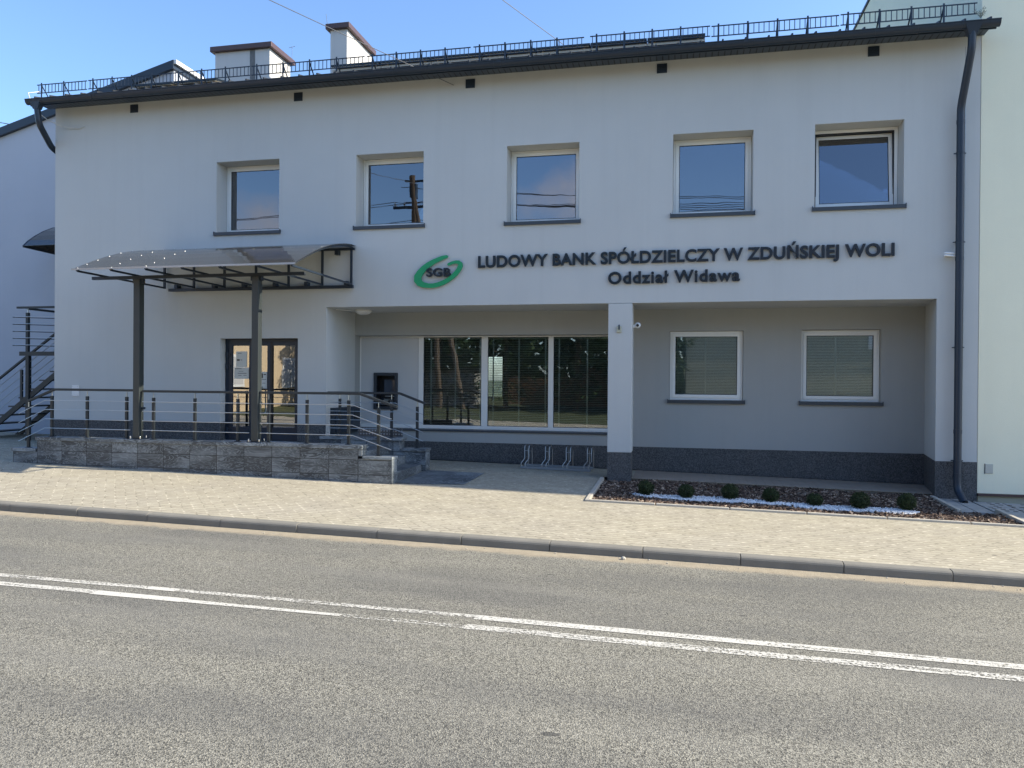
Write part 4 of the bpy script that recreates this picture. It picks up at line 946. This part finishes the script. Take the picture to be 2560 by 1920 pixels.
for k, (x, y, lab) in enumerate(SHR):
    zb = bz(x, y)
    if shp is None:
        root = thing('box_shrub', lab, 'shrub', (x, y, zb), 'small round shrubs in the gravel strip'); mm = leafball(.122, 2600, .93); mm.v = [(a + x, b + y, c + zb + .125) for a, b, c in mm.v]; mm.build('foliage', 'box', root, recalc=False)
        st = MB(); st.tube([(x, y, zb - .02), (x + .005, y, zb + .12)], .009, 6)
        for q in range(5): t = q * 1.26; st.tube([(x, y, zb + .04), (x + .05 * math.cos(t), y + .05 * math.sin(t), zb + .13)], .005, 5)
        st.build('stem', 'trunk', root); shp = root
    else:
        c = shp.copy(); COL.objects.link(c); c.location = (x, y, zb); c.rotation_euler = (0, 0, k * 1.7); s_ = (1, .98, 1.03, .97, .92, 1.12, 1.04)[k]; c.scale = (s_ * random.uniform(.94, 1.06), s_, s_ * random.uniform(.88, 1.08)); c['label'] = lab
        for ch in shp.children: d = ch.copy(); COL.objects.link(d); d.parent = c
# edging stones
ed = thing('garden_edging', 'pale concrete edging stones along the front and left side of the mulch bed', 'edging', (1, 10.95, 0))
k = -1.29
while k < 5.9:
    m = MB(); a, b = k, k + .985; m.hexa([(a, 10.925, gz(a, 10.9) - .15), (b, 10.925, gz(b, 10.9) - .15), (b, 10.985, gz(b, 10.9) - .15), (a, 10.985, gz(a, 10.9) - .15), (a, 10.925, gz(a, 10.9) + .03), (b, 10.925, gz(b, 10.9) + .03), (b, 10.985, gz(b, 10.9) + .03), (a, 10.985, gz(a, 10.9) + .03)])
    m.build('edging_stone', 'edging', ed, bevel=.01); k += 1.0
for y0, y1 in ((10.99, 11.98), (11.985, 12.97), (12.975, 13.19)):
    m = MB(); a, b = -1.29, -1.225; m.hexa([(a, y0, gz(a, y0) - .15), (b, y0, gz(b, y0) - .15), (b, y1, gz(b, y1) - .15), (a, y1, gz(a, y1) - .15), (a, y0, gz(a, y0) + .03), (b, y0, gz(b, y0) + .03), (b, y1, gz(b, y1) + .03), (a, y1, gz(a, y1) + .03)]); m.build('edging_stone', 'edging', ed, bevel=.008)
e2 = thing('drain_slabs', 'worn concrete slabs and edging stones under the downpipe outlet', 'paving slab', (4.3, 12.5, 0))
def slabbox(x0, x1, y0, y1, dz0, dz1, mat='slab', name='slab'):
    f = lambda x, y: -.0195 * x + .02 * (y - KY) - .03
    MB().hexa([(x0, y0, f(x0, y0) + dz0), (x1, y0, f(x1, y0) + dz0), (x1, y1, f(x1, y1) + dz0), (x0, y1, f(x0, y1) + dz0), (x0, y0, f(x0, y0) + dz1), (x1, y0, f(x1, y0) + dz1), (x1, y1, f(x1, y1) + dz1), (x0, y1, f(x0, y1) + dz1)]).build(name, mat, e2, bevel=.006)
slabbox(3.875, 3.935, 11.98, 13.19, -.1, .045, 'edging', 'edging_stone')
slabbox(3.95, 4.16, 12.06, 13.19, -.1, .005); slabbox(4.17, 4.40, 12.06, 13.19, -.1, .008)
for i in range(2):
    for j in range(2): slabbox(4.42 + i * .42, 4.82 + i * .42, 12.20 + j * .41, 12.59 + j * .41, -.1, .014)
hl = MB()
for i in range(7):
    for j in range(6):
        x = 4.47 + i * .115; y = 12.25 + j * .13; z = -.0195 * x + .02 * (y - KY) - .0145
        if random.random() < .8: hl.box(x, x + .06, y, y + .035, z - .004, z + .001)
hl.build('slab_hole', 'soil', e2)
slabbox(4.43, 4.49, 11.0, 12.18, -.1, .05, 'edging', 'edging_stone'); slabbox(4.50, 6.0, 11.0, 12.18, -.1, .012)
# narrow paved strip at the foot of the recessed wall
ps = MB()
for i in range(36):
    x = -.76 + i * .138
    for a, b in ((13.45, 13.80), (13.805, 14.15), (14.155, 14.46)): ps.hexa([(x, a, gz(x, a) - .05), (x + .134, a, gz(x, a) - .05), (x + .134, b, gz(x, b) - .05), (x, b, gz(x, b) - .05), (x, a, gz(x, a) + .006), (x + .134, a, gz(x, a) + .006), (x + .134, b, gz(x, b) + .006), (x, b, gz(x, b) + .006)])
MT['strip'] = simple('strip_blocks', (.27, .225, .18), .9, var=.25, nscale=4, bump=.4)
struct(ps.build('paved_strip', 'strip', bevel=.004))
# dark block course next to the garden corner
# stray litter on the pavement / road
peb = MB(); 
for _ in range(40):
    x = random.uniform(-8, 3.5); y = random.uniform(8.05, 8.25); peb.sphere((x, y, rz(x) + .004), random.uniform(.004, .011), 6, 4, .7)
peb.sphere((-.55, 8.16, rz(-.55) + .012), .026, 8, 6, .8)
tag(peb.build('pebbles', 'edging'), 'small loose pebbles lying in the sand along the kerb', 'pebbles', kind='stuff')

# ------------------------------------------------------------------ cream neighbour on the right
ch_ = thing('neighbour_house', 'tall cream rendered house joined to the right end of the bank', 'building', (8, 13.2, 0))
n = MB(); n.box(XR + .005, 18, 13.196, 25.0, .095, 11.25); n.build('wall', 'cream', ch_)
MB().box(XR + .02, 18, 13.215, 25, -.6, .06).build('base_wall', 'housegrey', ch_)
MB().box(XR - .01 + .02, 18, 13.165, 13.3, .058, .094).build('base_flashing', 'brownroof', ch_)
MB().box(XR - .03, 18.1, 13.07, 25.2, 11.252, 11.32).build('roof_edge', 'roof', ch_)
jb = thing('junction_box', 'small square cover plate low on the cream house wall', 'junction box', (4.71, 13.19, .48))
MB().box(4.655, 4.765, 13.182, 13.197, .405, .55).build('cover_plate', 'greybox', jb, bevel=.004)
MB().box(4.647, 4.657, 13.19, 13.1965, .40, .555).build('plate_frame', 'anthra', jb)
wd = thing('roof_weed', 'tiny dry weed growing at the right end of the roof edge', 'weed', (4.43, 12.9, 7.33))
wm = MB()
for _ in range(26):
    a = random.uniform(0, 6.28); l = random.uniform(.05, .14); p = Vector((4.43, 12.9, 7.33)); q = p + Vector((math.cos(a) * l * .7, math.sin(a) * l * .4, l)); wm.tube([p, q], .002, 4)
    for _k in range(3): wm.sphere(q + Vector((random.uniform(-.02, .02), 0, random.uniform(-.02, .02))), .006, 5, 3)
MT['weed'] = simple('dry_weed', (.32, .33, .26), .9); wm.build('stems', 'weed', wd)

# ------------------------------------------------------------------ left building, staircase, awning
lb = thing('side_building', 'pale blue-grey building with a sloping roof edge behind the left end of the bank', 'building', (-17, 17, .4))
m = MB(); m.prism([(-26, -.5), (-12.37, -.5), (-12.37, 9.50), (-26, 5.87)], 17.0, 28.0); m.build('wall', 'leftwall', lb)
m = MB(); th = .21; m.prism([(-26.4, 5.74), (-12.32, 9.485), (-12.32, 9.485 + th), (-26.4, 5.74 + th)], 16.9, 28.2); m.build('roof', 'anthra', lb)
MB().box(-12.37, -12.25, 16.93, 28.3, 9.60, 9.70).build('roof_verge', 'pvc', lb)
aw = thing('side_awning', 'small arched smoked awning on the side building just left of the bank corner', 'awning', (-15.4, 16.5, 4.9))
AX = -15.42; apr = [(15.6, 4.94), (15.75, 5.09), (15.95, 5.24), (16.2, 5.40), (16.5, 5.55), (16.75, 5.63), (16.98, 5.67)]
m = MB()
for (ya, za), (yb, zb) in zip(apr, apr[1:]): m.hexa([(AX, ya, za), (AX + 3.4, ya, za), (AX + 3.4, yb, zb), (AX, yb, zb), (AX, ya, za + .006), (AX + 3.4, ya, za + .006), (AX + 3.4, yb, zb + .006), (AX, yb, zb + .006)])
m.build('awning_sheet', 'poly', aw)
m = MB()
for xx in (AX, AX + 1.7):
    for (ya, za), (yb, zb) in zip(apr, apr[1:]): m.bar((xx, ya, za - .01), (xx, yb, zb - .01), .03, .035)
    m.bar((xx, 15.6, 4.93), (xx, 16.98, 4.90), .035, .05)
m.build('awning_frame', 'anthra', aw)
MB().prismX([(y, z - .02) for y, z in apr] + [(16.98, 4.93)], AX + .01, AX + .016).build('awning_cheek', 'poly', aw)
stc = thing('steel_staircase', 'dark steel outdoor staircase with rod railings climbing behind the left bank corner', 'staircase', (-14, 14.6, .38))
SYF, SYB = 14.3, 15.3
def sl(x): return .797 + (x + 14.725) * (1.797 - .797) / (14.725 - 13.346)
for y in (SYF, SYB):
    m = MB(); m.bar((-15.9, y, sl(-15.9) - .0), (-12.45, y, sl(-12.45)), .05, .11); m.build('stringer', 'rail', stc)
for k in range(12):
    x = -15.72 + k * .268; z = sl(x) + .09; m = MB(); m.box(x - .10, x + .19, SYF - .03, SYB + .03, z - .018, z + .012); m.build('tread', 'rail', stc)
m = MB(); m.bar((-15.3, SYF, 1.37), (-13.30, SYF, 2.73), .05, .045); m.build('handrail', 'rail', stc, bevel=.006)
for d in (.17, .34, .51, .68): MB().tube([(-15.3, SYF, 1.37 - d), (-12.9, SYF, 3.0 - d)], .007, 6).build('rod', 'steel', stc)
for x in (-14.16, -15.1): m = MB(); m.box(x - .025, x + .025, SYF - .02, SYF + .02, sl(x), sl(x) + .74); m.build('post', 'rail', stc)
# upper landing and its railing
MB().box(-14.17, -12.4, SYF - .06, SYF + .02, 2.255, 2.345).build('landing_beam', 'rail', stc)
MB().box(-14.15, -12.4, SYF + .03, 16.6, 2.30, 2.34).build('landing', 'rail', stc)
MB().box(-14.01, -13.93, SYF - .055, SYF + .025, gz(-14, 14), 2.255).build('column', 'rail', stc)
MB().box(-14.01, -13.95, SYF - .055, SYF + .005, 2.345, 3.20).build('post', 'rail', stc)
MB().tube([(-13.98, SYF - .02, 3.2), (-13.98, SYF - .02, 3.30)], .012, 8).build('post_pin', 'steel', stc)
m = MB(); m.bar((-14.26, SYF - .02, 3.315), (-12.4, SYF - .02, 3.315), .05, .045); m.bar((-14.0, SYF, 3.29), (-14.0, 16.6, 3.29), .05, .045); m.build('handrail', 'rail', stc)
for z in (3.11, 2.955, 2.80, 2.645, 2.49):
    MB().tube([(-14.32, SYF - .06, z), (-12.4, SYF - .06, z)], .008, 6).build('rod', 'steel', stc)
    MB().tube([(-14.32, SYF - .08, z - .01), (-12.6, 15.2, z - .02)], .008, 6).build('rod', 'rail', stc)
ty = thing('parked_tyre', 'dark round wheel half hidden behind the left terrace post', 'wheel', (-12.2, 13.6, .3))
m = MB(); 
for k in range(20):
    t0 = 2 * math.pi * k / 20; t1 = 2 * math.pi * (k + 1) / 20
    m.bar((-12.45 + .17 * math.cos(t0), 13.55, .60 + .17 * math.sin(t0)), (-12.45 + .17 * math.cos(t1), 13.55, .60 + .17 * math.sin(t1)), .07, .05)
m.build('tyre', 'black', ty)
MB().tube([(-12.45, 13.52, .60), (-12.45, 13.58, .60)], .13, 16).build('rim', 'cabinet', ty)

# ------------------------------------------------------------------ wires overhead
def sag(p, q, s, n=14): 
    p, q = Vector(p), Vector(q); return [p.lerp(q, i / n) - Vector((0, 0, s * 4 * (i / n) * (1 - i / n))) for i in range(n + 1)]
w1 = MB().tube(sag((-3.95, 13.18, 7.04), (-16.0, 1.0, 10.6), .10), .0065, 5).build('overhead_cable', 'cablem'); tag(w1, 'overhead cable running down to the wall near the third vent', 'cable', 'overhead service cables')
w2 = MB().tube(sag((-2.05, 13.6, 7.78), (-12.2, 1.0, 12.3), .10), .006, 5).build('overhead_cable', 'cablem'); tag(w2, 'overhead cable reaching the roof edge right of the narrow chimney', 'cable', 'overhead service cables')
for k, (z, lab) in enumerate(((9.2, 'topmost of the three wires at the far left edge'), (8.93, 'middle of the three wires at the far left edge'), (8.65, 'lowest of the three wires at the far left edge'))):
    tag(MB().tube(sag((-30, 24, z + 3.2 - k * .05), (-17.2, 20.5, z - .10), .05), .014, 5).build('distant_wire', 'cablem'), lab, 'wire', 'wires at the left edge')

# ------------------------------------------------------------------ across the street (seen in the glass)
def tree(x, y, h, r, n, label, shape='cone'):
    g = -.0195 * x; root = thing('garden_tree', label, 'tree', (x, y, g), 'trees across the street')
    t = MB(); t.tube([(x, y, g - .1), (x + .05, y, g + h * .5), (x, y, g + h * .93)], [.16, .11, .03], 8)
    for k in range(14):
        a = k * 2.4; z = g + h * (.15 + .05 * k); l = r * (1 - (z - g) / h) + .15; t.tube([(x, y, z), (x + l * .8 * math.cos(a), y + l * .8 * math.sin(a), z + .1)], [.03, .01], 5)
    t.build('trunk', 'trunk', root); m = MB()
    for _ in range(n):
        u = random.random(); z = u * .95 + .05; a = random.uniform(0, 6.283)
        if shape == 'cone': rad = r * (1 - z) ** .8 + .1
        else: rad = r * math.sqrt(max(.05, 1 - (2 * z - 1.1) ** 2))
        rad *= (.72 + .28 * math.sin(a * 5 + z * 23)) * random.uniform(.35, 1) ** .5
        p = Vector((x + rad * math.cos(a), y + rad * math.sin(a), g + .3 + z * (h - .3))); d = Vector((math.cos(a), math.sin(a), random.uniform(-.7, .1))).normalized(); s_ = d.cross(Vector((random.gauss(0, .4), random.gauss(0, .4), 1))).normalized(); l = random.uniform(.10, .22)
        m.face([p - d * l * .5, p + s_ * l * .3, p + d * l, p - s_ * l * .3])
    m.build('crown', 'leaf', root, recalc=False)
tree(-4.9, -8.2, 8.3, 2.3, 5000, 'tall dark conifer across the street, mirrored in the third upper window')
tree(-8.6, -8.6, 6.6, 2.6, 5000, 'broad conifer across the street beside the pole')
tree(-12.4, -9.5, 7.0, 2.6, 4500, 'dark conifer across the street left of the pole')
tree(-1.6, -7.6, 6.6, 2.5, 5000, 'dense round tree across the street next to the olive house', 'round')
tree(-15.9, -7.0, 5.2, 1.5, 3500, 'small leafy tree in front of the sunny house', 'round')
oh = thing('olive_house', 'olive cream house across the street, mirrored in the right recess windows', 'building', (6, -10, 0))
m = MB(); m.box(.35, 14, -17, -8, -.4, 5.6); m.build('wall', 'housegrey', oh)
MB().prismX([(-17.3, 5.6), (-12.5, 7.4), (-7.6, 5.6), (-7.6, 5.45), (-17.3, 5.45)], .1, 14.3).build('roof', 'terra', oh)
for x in (2.8, 8.3): MB().box(x, x + .9, -8.0, -7.97, 3.3, 4.6).build('window', 'pvc', oh)
sh = thing('sunny_house', 'sunlit orange-cream house across the street, mirrored in the entrance door', 'building', (-22, -9, .4))
MB().box(-28, -18.2, -19, .2, -.2, 5.4).build('wall', 'housec', sh)
MB().prism([(-28.3, 5.4), (-23, 8.0), (-17.8, 5.4), (-17.8, 5.25), (-28.3, 5.25)], -19.3, .5).build('roof', 'terra', sh)
for y in (-3.0, -7.5): 
    wf = MB(); wf.box(-18.2, -18.15, y, y + 1.2, 1.4, 2.8); f = wf.build('window', 'pvc', sh); MB().box(-18.15, -18.14, y + .1, y + 1.1, 1.5, 2.7).build('pane', 'panel', f)
fn = thing('board_fence', 'brown wooden board fence across the street at the end of the lawn', 'fence', (-5, -12, 0))
m = MB(); x = -9.5
while x < -.2: h_ = 1.5 + random.uniform(-.04, .04) + (.5 if -5.2 < x < -3.9 else 0); m.box(x, x + .11, -12.02, -12.0, .4, .5 + h_); x += .125
m.box(-9.5, -.2, -12.06, -12.02, .8, .88); m.box(-9.5, -.2, -12.06, -12.02, 1.6, 1.68); m.build('boards', 'wood', fn)
tk = thing('grey_shed', 'low grey shed across the street left of the fence', 'shed', (-11, -10.5, .3))
MB().box(-13.2, -10.6, -11.5, -9.2, .1, 2.3).build('wall', 'slab', tk); MB().box(-13.4, -10.4, -11.7, -9.0, 2.3, 2.4).build('roof', 'roof', tk)
up = thing('utility_pole', 'braced wooden utility pole across the street, mirrored in the second upper window', 'pole', (-11.5, -7, .2))
MB().tube([(-11.55, -7, .1), (-12.2, -7, 11.3)], [.17, .12], 10).build('pole', 'trunk', up)
MB().tube([(-10.3, -7, .1), (-12.1, -7, 10.2)], [.13, .10], 10).build('strut', 'trunk', up)
m = MB(); m.bar((-13.2, -7.15, 9.9), (-10.9, -7.15, 9.9), .1, .12); m.bar((-12.6, -7.15, 11.1), (-11.7, -7.15, 11.1), .08, .09); m.box(-12.32, -12.02, -7.25, -6.95, 10.3, 10.95); m.build('crossarm', 'cabinet', up)
m = MB()
for x in (-13.1, -12.6, -11.6, -11.0): m.tube([(x, -7.15, 9.96), (x, -7.15, 10.16)], .04, 8)
m.build('insulator', 'white', up)
for k, (x, z) in enumerate(((-13.1, 10.15), (-12.6, 10.15), (-11.6, 10.15), (-11.0, 10.15), (-12.8, 10.85), (-11.6, 10.85), (-12.0, 9.3), (-12.0, 8.9))):
    tag(MB().tube(sag((x, -7.15, z), (26, -6.2 - k * .15, z - .2 + k * .05), .7 + .12 * k, 16), .016, 5).build('power_line', 'cablem'), 'power line running right from the pole across the street', 'wire', 'power lines across the street')
for k, (x, z) in enumerate(((-13.1, 10.15), (-11.6, 10.15), (-12.0, 9.3))):
    tag(MB().tube(sag((x, -7.15, z), (-42, -5 - k * .2, z), .8, 14), .016, 5).build('power_line', 'cablem'), 'power line running left from the pole across the street', 'wire', 'power lines across the street')
tag(MB().tube([(-16, 1.0, 10.6), (-11.9, -7, 10.9)], .012, 5).build('power_line', 'cablem'), 'service wire crossing the road to the bank', 'wire')

wdm = MB()
for _ in range(15000):
    x = random.uniform(-60, 14); h = 8.2 + 1.2 * math.sin(x * .7) + .8 * math.sin(x * 1.9 + 1); z = random.uniform(0, 1) ** .8 * h; y = -22 - random.uniform(0, 3) + 1.2 * math.sin(x * 1.3 + z * .5)
    d = Vector((random.gauss(0, 1), random.gauss(0, .5), random.gauss(0, 1))).normalized(); e_ = d.cross(Vector((random.gauss(0, .3), 1, random.gauss(0, .3)))).normalized(); l = random.uniform(.25, .55)
    p = Vector((x, y, z - .0195 * x)); wdm.face([p - d * l, p + e_ * l * .6, p + d * l, p - e_ * l * .6])
tag(wdm.build('woodland', 'leaf', recalc=False), 'dark mass of trees beyond the lawn across the street', 'woodland', kind='stuff')
